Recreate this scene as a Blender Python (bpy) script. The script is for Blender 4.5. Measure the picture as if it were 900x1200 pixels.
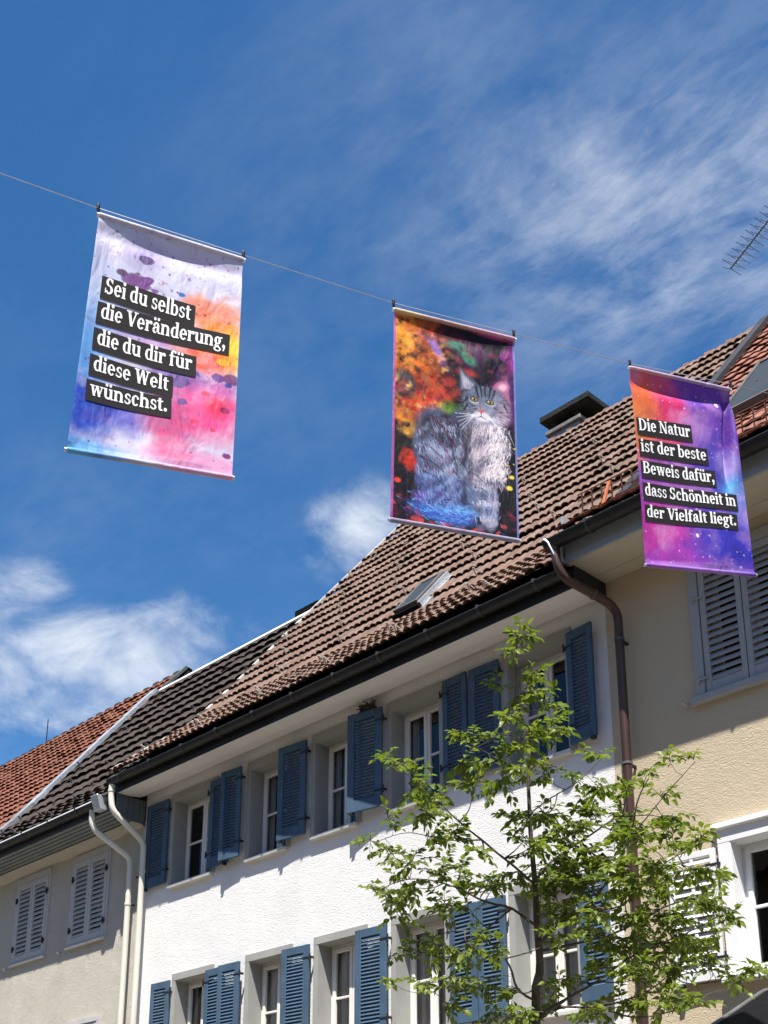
import bpy, math, random
import numpy as np
from mathutils import Vector, Matrix, noise as mn

R = math.radians
sc = bpy.context.scene
for o in list(bpy.data.objects):
    bpy.data.objects.remove(o)

# ------------------------------------------------------------------ camera
CAM = Vector((0, -10, 1.6))
cd = bpy.data.cameras.new('camera')
cam = bpy.data.objects.new('camera', cd)
sc.collection.objects.link(cam)
cam.location = CAM
cam.rotation_euler = (R(90 + 18.0), 0, R(45.9))
cd.sensor_fit = 'VERTICAL'
cd.sensor_width = 27
cd.sensor_height = 36
cd.lens = 1492 / 1200 * 36
cd.shift_y = 387 / 1200
cd.shift_x = 1 / 1200
cd.clip_start = 0.05
cd.clip_end = 5000
sc.camera = cam
sc.render.resolution_x = 768
sc.render.resolution_y = 1024

_a = R(44.1); _p = R(18.0)
FW = Vector((-math.sin(R(45.9)) * math.cos(_p), math.cos(R(45.9)) * math.cos(_p), math.sin(_p)))
RT = Vector((math.cos(R(45.9)), math.sin(R(45.9)), 0))
UP = RT.cross(FW)


def project(p):
    d = Vector(p) - CAM
    w = d.dot(FW)
    return (449 + 1492 * d.dot(RT) / w, 987 - 1492 * d.dot(UP) / w, w)


def in_frame(p, m=10):
    x, y, w = project(p)
    return w > 0 and -m < x < 900 + m and -m < y < 1200 + m


def direction(px, py):
    return FW + RT * ((px - 449) / 1492) - UP * ((py - 987) / 1492)


def at_depth(px, py, dep):
    return CAM + direction(px, py) * dep


# ------------------------------------------------------------------ sun, sky, exposure
SUN_AZ, SUN_EL = 38.0, 64.2
sd = Vector((math.sin(R(SUN_AZ)) * math.cos(R(SUN_EL)), -math.cos(R(SUN_AZ)) * math.cos(R(SUN_EL)), math.sin(R(SUN_EL))))
sl = bpy.data.lights.new('sun', 'SUN')
sl.energy = 5.0
sl.angle = R(0.5)
sl.color = (1.0, 0.95, 0.88)
so = bpy.data.objects.new('sun', sl)
so.rotation_euler = sd.to_track_quat('Z', 'Y').to_euler()
sc.collection.objects.link(so)
sc.view_settings.view_transform = 'Standard'
sc.view_settings.look = 'None'
sc.view_settings.exposure = 0.95
sc.view_settings.gamma = 1
try:
    sc.cycles.max_bounces = 8
    sc.cycles.transparent_max_bounces = 12
    sc.cycles.use_denoising = True
except Exception:
    pass

world = bpy.data.worlds.new('World')
sc.world = world
world.use_nodes = True
wn = world.node_tree.nodes
wl = world.node_tree.links
wn.clear()


class NT:
    """tiny helper for building node trees"""
    def __init__(self, tree):
        self.n = tree.nodes
        self.l = tree.links

    def add(self, t, **kw):
        nd = self.n.new(t)
        for k, v in kw.items():
            setattr(nd, k, v)
        return nd

    def put(self, sock, v):
        if isinstance(v, bpy.types.NodeSocket):
            self.l.new(v, sock)
        elif isinstance(v, (tuple, list)) and len(v) == 3 and sock.type == 'RGBA':
            sock.default_value = (*v, 1)
        else:
            sock.default_value = v

    def math(self, op, a, b=0.0, c=0.0, clamp=False):
        nd = self.add('ShaderNodeMath', operation=op)
        nd.use_clamp = clamp
        self.put(nd.inputs[0], a)
        self.put(nd.inputs[1], b)
        self.put(nd.inputs[2], c)
        return nd.outputs[0]

    def noise(self, vec, scale, detail=4, rough=0.5, dist=0.0):
        nd = self.add('ShaderNodeTexNoise')
        if vec is not None:
            self.l.new(vec, nd.inputs['Vector'])
        nd.inputs['Scale'].default_value = scale
        nd.inputs['Detail'].default_value = detail
        nd.inputs['Roughness'].default_value = rough
        nd.inputs['Distortion'].default_value = dist
        return nd.outputs[0]

    def maprange(self, v, a, b, c=0.0, d=1.0, smooth=False):
        nd = self.add('ShaderNodeMapRange')
        if smooth:
            nd.interpolation_type = 'SMOOTHSTEP'
        self.put(nd.inputs[0], v)
        for i, x in enumerate((a, b, c, d)):
            nd.inputs[i + 1].default_value = x
        return nd.outputs[0]

    def mix(self, f, a, b, blend='MIX'):
        nd = self.add('ShaderNodeMix', data_type='RGBA', blend_type=blend)
        self.put(nd.inputs[0], f)
        self.put(nd.inputs[6], a)
        self.put(nd.inputs[7], b)
        return nd.outputs[2]

    def mapping(self, vec, scale=(1, 1, 1), rot=(0, 0, 0), loc=(0, 0, 0)):
        nd = self.add('ShaderNodeMapping')
        self.l.new(vec, nd.inputs[0])
        nd.inputs[1].default_value = loc
        nd.inputs[2].default_value = rot
        nd.inputs[3].default_value = scale
        return nd.outputs[0]

    def vmath(self, op, a, b=None):
        nd = self.add('ShaderNodeVectorMath', operation=op)
        self.put(nd.inputs[0], a)
        if b is not None:
            self.put(nd.inputs[1], b)
        return nd


W = NT(world.node_tree)
sky = W.add('ShaderNodeTexSky')
sky.sky_type = 'NISHITA'
sky.sun_disc = False
sky.sun_elevation = R(SUN_EL)
sky.sun_rotation = R(180 - SUN_AZ)
sky.altitude = 450
sky.air_density = 1.0
sky.dust_density = 0.6
sky.ozone_density = 2.6
tc = W.add('ShaderNodeTexCoord')
dirv = tc.outputs['Generated']
dn = W.vmath('NORMALIZE', dirv).outputs[0]
sep = W.add('ShaderNodeSeparateXYZ')
W.l.new(dn, sep.inputs[0])
zc = W.math('MAXIMUM', sep.outputs[2], 0.04)
cmb = W.add('ShaderNodeCombineXYZ')
W.l.new(W.math('DIVIDE', sep.outputs[0], zc), cmb.inputs[0])
W.l.new(W.math('DIVIDE', sep.outputs[1], zc), cmb.inputs[1])
plane = cmb.outputs[0]


def lobe(d, inner, outer, sx=1.0, warp=0.0):
    """soft patch of cloud around a sky direction; edges broken up by noise"""
    v = Vector(d).normalized()
    side = Vector((0, 0, 1)).cross(v).normalized()
    upv = v.cross(side)
    a = W.vmath('DOT_PRODUCT', dn, tuple(side)).outputs[1]
    b = W.vmath('DOT_PRODUCT', dn, tuple(upv)).outputs[1]
    f = W.vmath('DOT_PRODUCT', dn, tuple(v)).outputs[1]
    a = W.math('MULTIPLY', a, 1 / sx)
    r = W.math('SQRT', W.math('ADD', W.math('MULTIPLY', a, a), W.math('MULTIPLY', b, b)))
    r = W.math('ADD', r, W.math('MULTIPLY', W.math('LESS_THAN', f, 0), 9))
    return W.maprange(r, inner, outer, 1, 0, True)


CN = [W.noise(W.mapping(dn, (1, 1, 1.7)), 9.0, 12, 0.62, 0.35), W.noise(W.mapping(dn, (1, 1, 1), loc=(3.1, 1.7, 0.4)), 3.2, 6, 0.55)]
# heaped cloud patches low in the sky
def dpx(px, py):
    return tuple(direction(px, py).normalized())


heap = lobe(dpx(425, 628), 0.0, 0.064, 1.0)
heap = W.math('MAXIMUM', heap, W.math('MULTIPLY', lobe(dpx(385, 665), 0.0, 0.045, 1.2), 0.55))
for px_, py_, ro, sx_, am in ((20, 690, 0.065, 1.3, 0.95), (70, 755, 0.075, 1.7, 0.95), (-40, 760, 0.11, 1.3, 1.0), (170, 775, 0.075, 1.9, 0.85), (245, 745, 0.055, 2.0, 0.70), (80, 825, 0.055, 2.6, 0.70)):
    heap = W.math('MAXIMUM', heap, W.math('MULTIPLY', lobe(dpx(px_, py_), 0.0, ro, sx_), am))
heapn = W.math('ADD', W.math('MULTIPLY', CN[0], 1.0), W.math('MULTIPLY', CN[1], 0.5))
heapd = W.maprange(W.math('ADD', W.math('MULTIPLY', heap, 0.75), W.math('MULTIPLY', W.math('SUBTRACT', heapn, 0.75), 1.5)), 0.12, 0.85, 0, 1, True)
heapd = W.math('MULTIPLY', heapd, W.maprange(heap, 0.0, 0.35, 0, 1, True))
# thin veils of cirrus, general with a denser field to the upper right
cir = W.noise(W.mapping(plane, (1.0, 1.5, 1.0), (0, 0, R(20))), 3.0, 12, 0.66, 0.35)
cir3 = W.noise(W.mapping(plane, (1.0, 2.6, 1.0), (0, 0, R(15)), (4, 1, 0)), 9.0, 8, 0.62, 0.4)
cir2 = W.noise(W.mapping(plane, (1.0, 1.2, 1.0), (0, 0, R(35)), (2, 5, 0)), 1.3, 5, 0.5, 0.2)
cirm = W.math('MAXIMUM', W.math('MULTIPLY', lobe(dpx(835, 235), 0.02, 0.165, 1.7), 1.0),
              W.math('MULTIPLY', lobe(dpx(620, 150), 0.0, 0.26, 1.4), 0.22))
wisp = W.math('ADD', W.math('MULTIPLY', W.maprange(cir, 0.34, 0.72, 0, 1, True), 0.75), W.math('MULTIPLY', W.maprange(cir3, 0.35, 0.75, 0, 1, True), 0.3))
cird = W.math('MULTIPLY', wisp, W.math('ADD', W.math('MULTIPLY', cirm, 0.85), W.math('MULTIPLY', W.maprange(cir2, 0.42, 0.75, 0, 1, True), 0.24)))
dens = W.math('ADD', W.math('MULTIPLY', heapd, 0.85), W.math('MULTIPLY', cird, 0.80), clamp=True)
hs = W.add('ShaderNodeHueSaturation')
hs.inputs['Saturation'].default_value = 1.30
hs.inputs['Value'].default_value = 1.0
W.l.new(sky.outputs[0], hs.inputs['Color'])
cloudcol = W.mix(W.maprange(CN[0], 0.35, 0.65), (4.9, 5.3, 6.0), (6.2, 6.5, 6.9))
col = W.mix(dens, hs.outputs[0], cloudcol)
bg = W.add('ShaderNodeBackground')
W.l.new(col, bg.inputs[0])
bg.inputs[1].default_value = 0.085
wo = W.add('ShaderNodeOutputWorld')
W.l.new(bg.outputs[0], wo.inputs[0])

# ------------------------------------------------------------------ object helpers
COL = sc.collection


def props(o, label=None, cat=None, group=None, kind=None):
    if label:
        o['label'] = label
    if cat:
        o['category'] = cat
    if group:
        o['group'] = group
    if kind:
        o['kind'] = kind
    return o


def thing(name, label, cat, loc=(0, 0, 0), group=None):
    o = bpy.data.objects.new(name, None)
    o.empty_display_size = 0.2
    COL.objects.link(o)
    o.location = loc
    return props(o, label, cat, group)


bpy.context.view_layer.update()


class MB:
    """collects world-space geometry for one mesh"""
    def __init__(self):
        self.v = []
        self.f = []

    def face(self, pts):
        n = len(self.v)
        self.v += [tuple(p) for p in pts]
        self.f.append(tuple(range(n, n + len(pts))))
        return self

    def box(self, x0, x1, y0, y1, z0, z1, M=None):
        n = len(self.v)
        P = [(x0, y0, z0), (x1, y0, z0), (x1, y1, z0), (x0, y1, z0), (x0, y0, z1), (x1, y0, z1), (x1, y1, z1), (x0, y1, z1)]
        if M is not None:
            P = [tuple(M @ Vector(p)) for p in P]
        self.v += P
        self.f += [tuple(n + i for i in q) for q in ((0, 3, 2, 1), (4, 5, 6, 7), (0, 1, 5, 4), (1, 2, 6, 5), (2, 3, 7, 6), (3, 0, 4, 7))]
        return self

    def prism(self, poly, a, b, axis='X'):
        """extrude a closed polygon of (p,q) pairs along an axis"""
        def mk(t, p, q):
            return {'X': (t, p, q), 'Y': (p, t, q), 'Z': (p, q, t)}[axis]
        n = len(self.v)
        m = len(poly)
        self.v += [mk(a, *p) for p in poly] + [mk(b, *p) for p in poly]
        for i in range(m):
            j = (i + 1) % m
            self.f.append((n + i, n + j, n + m + j, n + m + i))
        self.f.append(tuple(n + i for i in range(m))[::-1])
        self.f.append(tuple(n + m + i for i in range(m)))
        return self

    def sheet(self, poly, a, b, nx=1):
        """open strip along X through (y,z) points"""
        for p, q in zip(poly[:-1], poly[1:]):
            for i in range(nx):
                x0 = a + (b - a) * i / nx
                x1 = a + (b - a) * (i + 1) / nx
                self.face([(x0, *p), (x1, *p), (x1, *q), (x0, *q)])
        return self

    def tube(self, pts, r, n=8, cap=True):
        pts = [Vector(p) for p in pts]
        rs = r if isinstance(r, (list, tuple)) else [r] * len(pts)
        ref = None
        base = len(self.v)
        for i, p in enumerate(pts):
            t = (pts[min(i + 1, len(pts) - 1)] - pts[max(i - 1, 0)]).normalized()
            if ref is None:
                ref = t.orthogonal().normalized()
            else:
                ref = (ref - t * ref.dot(t)).normalized()
            b = t.cross(ref)
            for k in range(n):
                a = 2 * math.pi * k / n
                self.v.append(tuple(p + (ref * math.cos(a) + b * math.sin(a)) * rs[i]))
        for i in range(len(pts) - 1):
            for k in range(n):
                k2 = (k + 1) % n
                self.f.append((base + i * n + k, base + i * n + k2, base + (i + 1) * n + k2, base + (i + 1) * n + k))
        if cap:
            self.f.append(tuple(base + k for k in range(n))[::-1])
            self.f.append(tuple(base + (len(pts) - 1) * n + k for k in range(n)))
        return self

    def grid(self, P):
        """P: list of rows of points"""
        base = len(self.v)
        h, w = len(P), len(P[0])
        for row in P:
            self.v += [tuple(p) for p in row]
        for i in range(h - 1):
            for j in range(w - 1):
                self.f.append((base + i * w + j, base + i * w + j + 1, base + (i + 1) * w + j + 1, base + (i + 1) * w + j))
        return self

    def mesh(self, name, mat, smooth=False, off=(0, 0, 0)):
        me = bpy.data.meshes.new(name)
        o = Vector(off)
        me.from_pydata([tuple(Vector(p) - o) for p in self.v], [], self.f)
        me.update()
        me.materials.append(mat)
        if smooth:
            me.polygons.foreach_set('use_smooth', [True] * len(me.polygons))
            try:
                me.set_sharp_from_angle(angle=R(50))
            except Exception:
                pass
        return me

    def build(self, name, mat, parent=None, smooth=False):
        off = absloc(parent) if parent is not None else Vector((0, 0, 0))
        me = self.mesh(name, mat, smooth, off)
        o = bpy.data.objects.new(name, me)
        COL.objects.link(o)
        if parent is not None:
            o.parent = parent
        return o


def absloc(o):
    v = Vector((0, 0, 0))
    while o is not None:
        v += Vector(o.location)
        o = o.parent
    return v


def inst(name, me, M, parent):
    """object sharing mesh data placed with a world matrix under a parent that is only translated"""
    o = bpy.data.objects.new(name, me)
    COL.objects.link(o)
    o.parent = parent
    o.matrix_basis = Matrix.Translation(-absloc(parent)) @ M
    return o


def bevel(o, w=0.004, seg=1):
    m = o.modifiers.new('bevel', 'BEVEL')
    m.width = w
    m.segments = seg
    m.limit_method = 'ANGLE'
    return o


# ------------------------------------------------------------------ materials
def new_mat(name):
    m = bpy.data.materials.new(name)
    m.use_nodes = True
    m.node_tree.nodes.clear()
    T = NT(m.node_tree)
    out = T.add('ShaderNodeOutputMaterial')
    b = T.add('ShaderNodeBsdfPrincipled')
    T.l.new(b.outputs[0], out.inputs[0])
    return m, T, b, out


def bumpn(T, h, strength, dist, b, prev=None):
    bp = T.add('ShaderNodeBump')
    bp.inputs['Strength'].default_value = strength
    bp.inputs['Distance'].default_value = dist
    T.l.new(h, bp.inputs['Height'])
    T.l.new(bp.outputs[0], b.inputs['Normal'])
    return bp


def basic(name, col, rough=0.6, var=0.15, scale=6.0, metal=0.0, bump=0.0, bscale=60.0, bdist=0.003, spec=0.3, dark=None, dirt=0.0):
    m, T, b, _ = new_mat(name)
    tc = T.add('ShaderNodeTexCoord')
    v = tc.outputs['Object']
    n = T.noise(v, scale, 6, 0.6)
    lo = tuple(c * (1 - var) for c in col)
    hi = tuple(min(1, c * (1 + var)) for c in col)
    c = T.mix(T.maprange(n, 0.3, 0.7), lo, hi)
    if dirt > 0:
        n2 = T.noise(T.mapping(v, (1, 1, 0.35)), scale * 0.45, 7, 0.65, 0.4)
        c = T.mix(T.math('MULTIPLY', T.maprange(n2, 0.5, 0.75, 0, 1, True), dirt), c, dark or tuple(x * 0.4 for x in col))
    T.put(b.inputs['Base Color'], c)
    b.inputs['Roughness'].default_value = rough
    b.inputs['Metallic'].default_value = metal
    b.inputs['Specular IOR Level'].default_value = spec
    if bump > 0:
        bumpn(T, T.noise(v, bscale, 5, 0.6), bump, bdist, b)
    return m


def plaster(name, col, bscale, bdist, stretch=(1, 1, 1), dirt=0.25, stain=None, swirl=1.5, fine=0.5):
    m, T, b, _ = new_mat(name)
    tc = T.add('ShaderNodeTexCoord')
    v = tc.outputs['Object']
    big = T.noise(T.mapping(v, (1, 1, 0.5)), 0.8, 8, 0.6, 0.3)
    streak = T.noise(T.mapping(v, (3.0, 3.0, 0.25)), 1.6, 6, 0.6)
    c = T.mix(T.math('MULTIPLY', T.maprange(big, 0.45, 0.75, 0, 1, True), dirt), col, stain or tuple(x * 0.7 for x in col))
    c = T.mix(T.math('MULTIPLY', T.maprange(streak, 0.52, 0.8, 0, 1, True), dirt * 0.8), c, stain or tuple(x * 0.6 for x in col))
    sp = T.noise(v, 90, 3, 0.6)
    c = T.mix(T.maprange(sp, 0.3, 0.7, 0, 0.2), c, tuple(x * 0.72 for x in col))
    T.put(b.inputs['Base Color'], c)
    b.inputs['Roughness'].default_value = 0.9
    b.inputs['Specular IOR Level'].default_value = 0.15
    rv = T.mapping(v, stretch, (0, R(28), 0))
    h1 = T.noise(rv, bscale, 6, 0.62, swirl)
    h2 = T.noise(v, bscale * 4.5, 4, 0.6, 0.3)
    h = T.math('ADD', h1, T.math('MULTIPLY', h2, 0.35 * fine))
    h = T.math('ADD', h, T.math('MULTIPLY', T.noise(v, 2.2, 3, 0.5), 1.2))
    bumpn(T, h, 1.0, bdist, b)
    return m


def rand_mat(name, cols, rough=0.85, lichen=None, nscale=9.0, bumpd=0.002):
    """weathered pieces: each separate object and each mesh island gets a tone of its own"""
    m, T, b, _ = new_mat(name)
    oi = T.add('ShaderNodeObjectInfo')
    ge = T.add('ShaderNodeNewGeometry')
    r = T.math('FRACT', T.math('ADD', oi.outputs['Random'], ge.outputs['Random Per Island']))
    cr = T.add('ShaderNodeValToRGB')
    el = cr.color_ramp.elements
    el[0].color = (*cols[0], 1)
    el[1].color = (*cols[-1], 1)
    for i, c in enumerate(cols[1:-1]):
        e = el.new((i + 1) / (len(cols) - 1))
        e.color = (*c, 1)
    T.l.new(r, cr.inputs[0])
    tc = T.add('ShaderNodeTexCoord')
    pos = ge.outputs['Position']
    n = T.noise(pos, nscale, 7, 0.65, 0.3)
    n2 = T.noise(pos, nscale * 3.1, 5, 0.6)
    c = T.mix(T.maprange(n, 0.3, 0.7, 0, 0.5), cr.outputs[0], tuple(x * 0.5 for x in cols[0]))
    if lichen:
        c = T.mix(T.maprange(n2, 0.56, 0.72, 0, 0.65, True), c, lichen)
        n3 = T.noise(pos, 0.9, 6, 0.6)
        c = T.mix(T.maprange(n3, 0.45, 0.7, 0, 0.3, True), c, tuple(x * 0.62 for x in lichen))
    T.put(b.inputs['Base Color'], c)
    b.inputs['Roughness'].default_value = rough
    b.inputs['Specular IOR Level'].default_value = 0.15
    bumpn(T, n2, 0.6, bumpd, b)
    return m


MT = {}
MT['white_wall'] = plaster('white rough plaster', (0.82, 0.81, 0.795), 15, 0.009, (1.0, 1, 2.6), 0.36, (0.62, 0.6, 0.57), 1.6)
MT['left_wall'] = plaster('pale grey scraped plaster', (0.62, 0.59, 0.51), 26, 0.026, (1, 1, 1.3), 0.30, (0.34, 0.31, 0.25), 2.4)
MT['beige_wall'] = plaster('beige plaster', (0.56, 0.475, 0.335), 22, 0.009, (1, 1, 2.0), 0.16, (0.50, 0.40, 0.27), 1.2)
MT['soffit'] = plaster('smooth white soffit', (0.74, 0.72, 0.69), 5, 0.003, (1, 1, 1), 0.30, (0.52, 0.49, 0.44), 0.3)
MT['tile'] = rand_mat('weathered brown clay tile', [(0.135, 0.088, 0.066), (0.20, 0.132, 0.10), (0.255, 0.175, 0.135), (0.19, 0.108, 0.08), (0.23, 0.17, 0.14)], 0.9, (0.22, 0.18, 0.14), 7.0)
MT['tile_dark'] = rand_mat('dark grey brown tile', [(0.050, 0.038, 0.032), (0.068, 0.052, 0.044), (0.085, 0.066, 0.055)], 0.8, (0.085, 0.078, 0.06))
MT['tile_red'] = rand_mat('red clay tile', [(0.20, 0.080, 0.050), (0.24, 0.095, 0.058), (0.17, 0.066, 0.042)], 0.8, (0.17, 0.10, 0.07))
MT['tile_salmon'] = rand_mat('newer salmon red tile', [(0.27, 0.115, 0.082), (0.33, 0.145, 0.10), (0.22, 0.09, 0.065)], 0.75, (0.25, 0.14, 0.10))
MT['ridge'] = rand_mat('ridge tile clay', [(0.20, 0.10, 0.07), (0.26, 0.15, 0.11), (0.16, 0.10, 0.08)], 0.85, (0.22, 0.2, 0.15))
MT['deck'] = basic('dark roof batten', (0.02, 0.016, 0.013), 0.95)
MT['mortar'] = basic('pale mortar', (0.52, 0.50, 0.46), 0.9, 0.2, 12, bump=0.5, bscale=50, bdist=0.01)
MT['gutter'] = basic('dark oxidised gutter metal', (0.017, 0.0165, 0.016), 0.5, 0.35, 3, metal=0.1, spec=0.35, dirt=0.5, dark=(0.035, 0.031, 0.027))
MT['gutter_clip'] = basic('dull gutter bracket', (0.05, 0.05, 0.05), 0.5, 0.2, 5, metal=0.2)
MT['copper'] = basic('brown copper pipe', (0.075, 0.040, 0.030), 0.42, 0.25, 3, metal=0.35, spec=0.5, dirt=0.5, dark=(0.05, 0.03, 0.025))
MT['whitepipe'] = basic('ivory painted downpipe', (0.66, 0.64, 0.56), 0.4, 0.06, 2, spec=0.4, dirt=0.2, dark=(0.4, 0.38, 0.32))
MT['zinc'] = basic('bright zinc sheet', (0.55, 0.57, 0.59), 0.42, 0.2, 5, metal=0.5, spec=0.5, dirt=0.4, dark=(0.25, 0.25, 0.25))
MT['zinc_dull'] = basic('dull lead flashing', (0.10, 0.10, 0.102), 0.65, 0.3, 4, metal=0.1, dirt=0.5, dark=(0.10, 0.10, 0.10))
MT['zinc_mid'] = basic('weathered zinc sheet', (0.27, 0.275, 0.28), 0.55, 0.3, 5, metal=0.2, dirt=0.5, dark=(0.14, 0.14, 0.14))
MT['white_metal'] = basic('white capping metal', (0.78, 0.79, 0.80), 0.4, 0.05, 3)
MT['black'] = basic('matt black sheet', (0.008, 0.008, 0.009), 0.8, 0.3, 5, spec=0.05)
MT['soot'] = basic('sooty chimney cowl', (0.018, 0.017, 0.016), 0.85, 0.4, 8, bump=0.7, bscale=30, bdist=0.02)
MT['chimney'] = basic('grey blue chimney cladding', (0.17, 0.20, 0.24), 0.7, 0.15, 4)
MT['concrete'] = basic('grey chimney slab', (0.19, 0.185, 0.17), 0.9, 0.3, 8, bump=0.5, bscale=40, bdist=0.01)
MT['blue'] = basic('blue shutter paint', (0.060, 0.108, 0.168), 0.65, 0.20, 5, spec=0.2, dirt=0.45, dark=(0.075, 0.105, 0.135))
MT['greyshutter'] = basic('pale grey shutter paint', (0.50, 0.49, 0.48), 0.55, 0.06, 7, dirt=0.3, dark=(0.28, 0.29, 0.31))
MT['slate_shutter'] = basic('slate grey shutter paint', (0.36, 0.37, 0.37), 0.55, 0.07, 7, dirt=0.2, dark=(0.2, 0.22, 0.24))
MT['whiteshutter'] = basic('white shutter paint', (0.72, 0.73, 0.74), 0.5, 0.05, 7, dirt=0.15, dark=(0.5, 0.5, 0.5))
MT['surround'] = basic('grey stone window surround', (0.33, 0.33, 0.31), 0.85, 0.10, 3, bump=0.3, bscale=60, bdist=0.004, dirt=0.25, dark=(0.27, 0.27, 0.25))
MT['frame'] = basic('white window frame', (0.76, 0.74, 0.70), 0.45, 0.05, 5)
MT['whitestone'] = basic('white painted window surround', (0.78, 0.78, 0.78), 0.7, 0.05, 3)
MT['sill'] = basic('pale sill', (0.60, 0.585, 0.54), 0.75, 0.12, 4, dirt=0.3, dark=(0.4, 0.38, 0.33))
MT['boards'] = basic('grey green soffit boards', (0.20, 0.225, 0.225), 0.7, 0.12, 5, dirt=0.3, dark=(0.13, 0.14, 0.13))
MT['cheek'] = basic('slate blue cladding', (0.10, 0.125, 0.145), 0.7, 0.15, 5)
MT['fascia_grey'] = basic('blue grey fascia paint', (0.30, 0.335, 0.36), 0.65, 0.08, 4, dirt=0.2)
MT['beige_soffit'] = basic('cream soffit board', (0.52, 0.48, 0.38), 0.75, 0.08, 3, dirt=0.2)
MT['iron'] = basic('rusty iron', (0.09, 0.035, 0.022), 0.8, 0.35, 20)
MT['orange_iron'] = basic('orange primed bracket', (0.42, 0.12, 0.05), 0.7, 0.2, 20)
MT['hardware'] = basic('black hinge iron', (0.02, 0.02, 0.022), 0.5)
MT['hook'] = basic('pale galvanised hook', (0.55, 0.50, 0.42), 0.5, 0.25, 10, metal=0.3)
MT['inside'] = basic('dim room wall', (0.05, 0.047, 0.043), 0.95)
MT['nest'] = basic('mud and straw', (0.06, 0.045, 0.03), 0.95, 0.4, 20, bump=1.0, bscale=60, bdist=0.01)
MT['bark'] = basic('grey brown bark', (0.105, 0.085, 0.068), 0.9, 0.35, 14, bump=0.9, bscale=45, bdist=0.006, dirt=0.5, dark=(0.04, 0.033, 0.028))
MT['paving'] = basic('granite paving', (0.17, 0.152, 0.125), 0.85, 0.15, 2, bump=0.4, bscale=30, bdist=0.004)
MT['asphalt'] = basic('asphalt', (0.05, 0.05, 0.05), 0.9, 0.2, 4, bump=0.5, bscale=120, bdist=0.004)
MT['opp_wall'] = basic('cream render', (0.34, 0.30, 0.235), 0.9, 0.1, 2)
MT['opp_roof'] = basic('brown roof', (0.10, 0.06, 0.045), 0.9, 0.2, 2)
MT['kerb'] = basic('granite kerb', (0.33, 0.32, 0.30), 0.85, 0.15, 6)
MT['grass'] = basic('meadow', (0.05, 0.085, 0.025), 0.95, 0.3, 0.5)
MT['cable'] = basic('steel cable', (0.45, 0.46, 0.48), 0.4, 0.1, 20, metal=0.6)
MT['antenna'] = basic('weathered aluminium', (0.16, 0.16, 0.165), 0.5, 0.2, 20, metal=0.6)
MT['strip'] = basic('charcoal printed bar', (0.021, 0.019, 0.020), 0.8, 0.05, 5, spec=0.1)
MT['letters'] = basic('white printed letters', (0.80, 0.80, 0.81), 0.7, 0.02, 5)


def curtain_mat():
    m, T, b, out = new_mat('grey net curtain')
    tc = T.add('ShaderNodeTexCoord')
    n = T.noise(T.mapping(tc.outputs['Object'], (12, 12, 0.4)), 2.5, 3)
    T.put(b.inputs['Base Color'], T.mix(T.maprange(n, 0.3, 0.7), (0.66, 0.65, 0.62), (0.88, 0.87, 0.84)))
    b.inputs['Roughness'].default_value = 0.95
    return m


MT['curtain'] = curtain_mat()


def glass_mat():
    m, T, b, out = new_mat('window glass')
    tr = T.add('ShaderNodeBsdfTransparent')
    tr.inputs[0].default_value = (0.94, 0.95, 0.95, 1)
    gl = T.add('ShaderNodeBsdfGlossy')
    gl.inputs['Roughness'].default_value = 0.02
    tc = T.add('ShaderNodeTexCoord')
    bp = T.add('ShaderNodeBump')
    bp.inputs['Strength'].default_value = 0.25
    bp.inputs['Distance'].default_value = 0.01
    T.l.new(T.noise(tc.outputs['Object'], 2.5, 2), bp.inputs['Height'])
    T.l.new(bp.outputs[0], gl.inputs['Normal'])
    fr = T.add('ShaderNodeFresnel')
    fr.inputs[0].default_value = 1.5
    mx = T.add('ShaderNodeMixShader')
    T.l.new(T.math('MULTIPLY', fr.outputs[0], 1.2), mx.inputs[0])
    T.l.new(tr.outputs[0], mx.inputs[1])
    T.l.new(gl.outputs[0], mx.inputs[2])
    T.l.new(mx.outputs[0], out.inputs[0])
    return m


MT['glass'] = glass_mat()


def leaf_mat():
    m, T, b, out = new_mat('green leaf')
    oi = T.add('ShaderNodeObjectInfo')
    ge = T.add('ShaderNodeNewGeometry')
    r = T.math('FRACT', T.math('ADD', oi.outputs['Random'], ge.outputs['Random Per Island']))
    cr = T.add('ShaderNodeValToRGB')
    cr.color_ramp.elements[0].color = (0.078, 0.122, 0.025, 1)
    cr.color_ramp.elements[1].color = (0.235, 0.285, 0.052, 1)
    T.l.new(r, cr.inputs[0])
    n = T.noise(ge.outputs['Position'], 60, 3)
    c = T.mix(T.maprange(n, 0.3, 0.7, 0, 0.35), cr.outputs[0], (0.05, 0.08, 0.02))
    T.put(b.inputs['Base Color'], c)
    b.inputs['Roughness'].default_value = 0.42
    b.inputs['Specular IOR Level'].default_value = 0.4
    tl = T.add('ShaderNodeBsdfTranslucent')
    T.l.new(T.mix(1.0, c, (1.4, 1.5, 0.5), 'MULTIPLY'), tl.inputs[0])
    mx = T.add('ShaderNodeMixShader')
    mx.inputs[0].default_value = 0.42
    T.l.new(b.outputs[0], mx.inputs[1])
    T.l.new(tl.outputs[0], mx.inputs[2])
    T.l.new(mx.outputs[0], out.inputs[0])
    return m


MT['leaf'] = leaf_mat()


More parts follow.
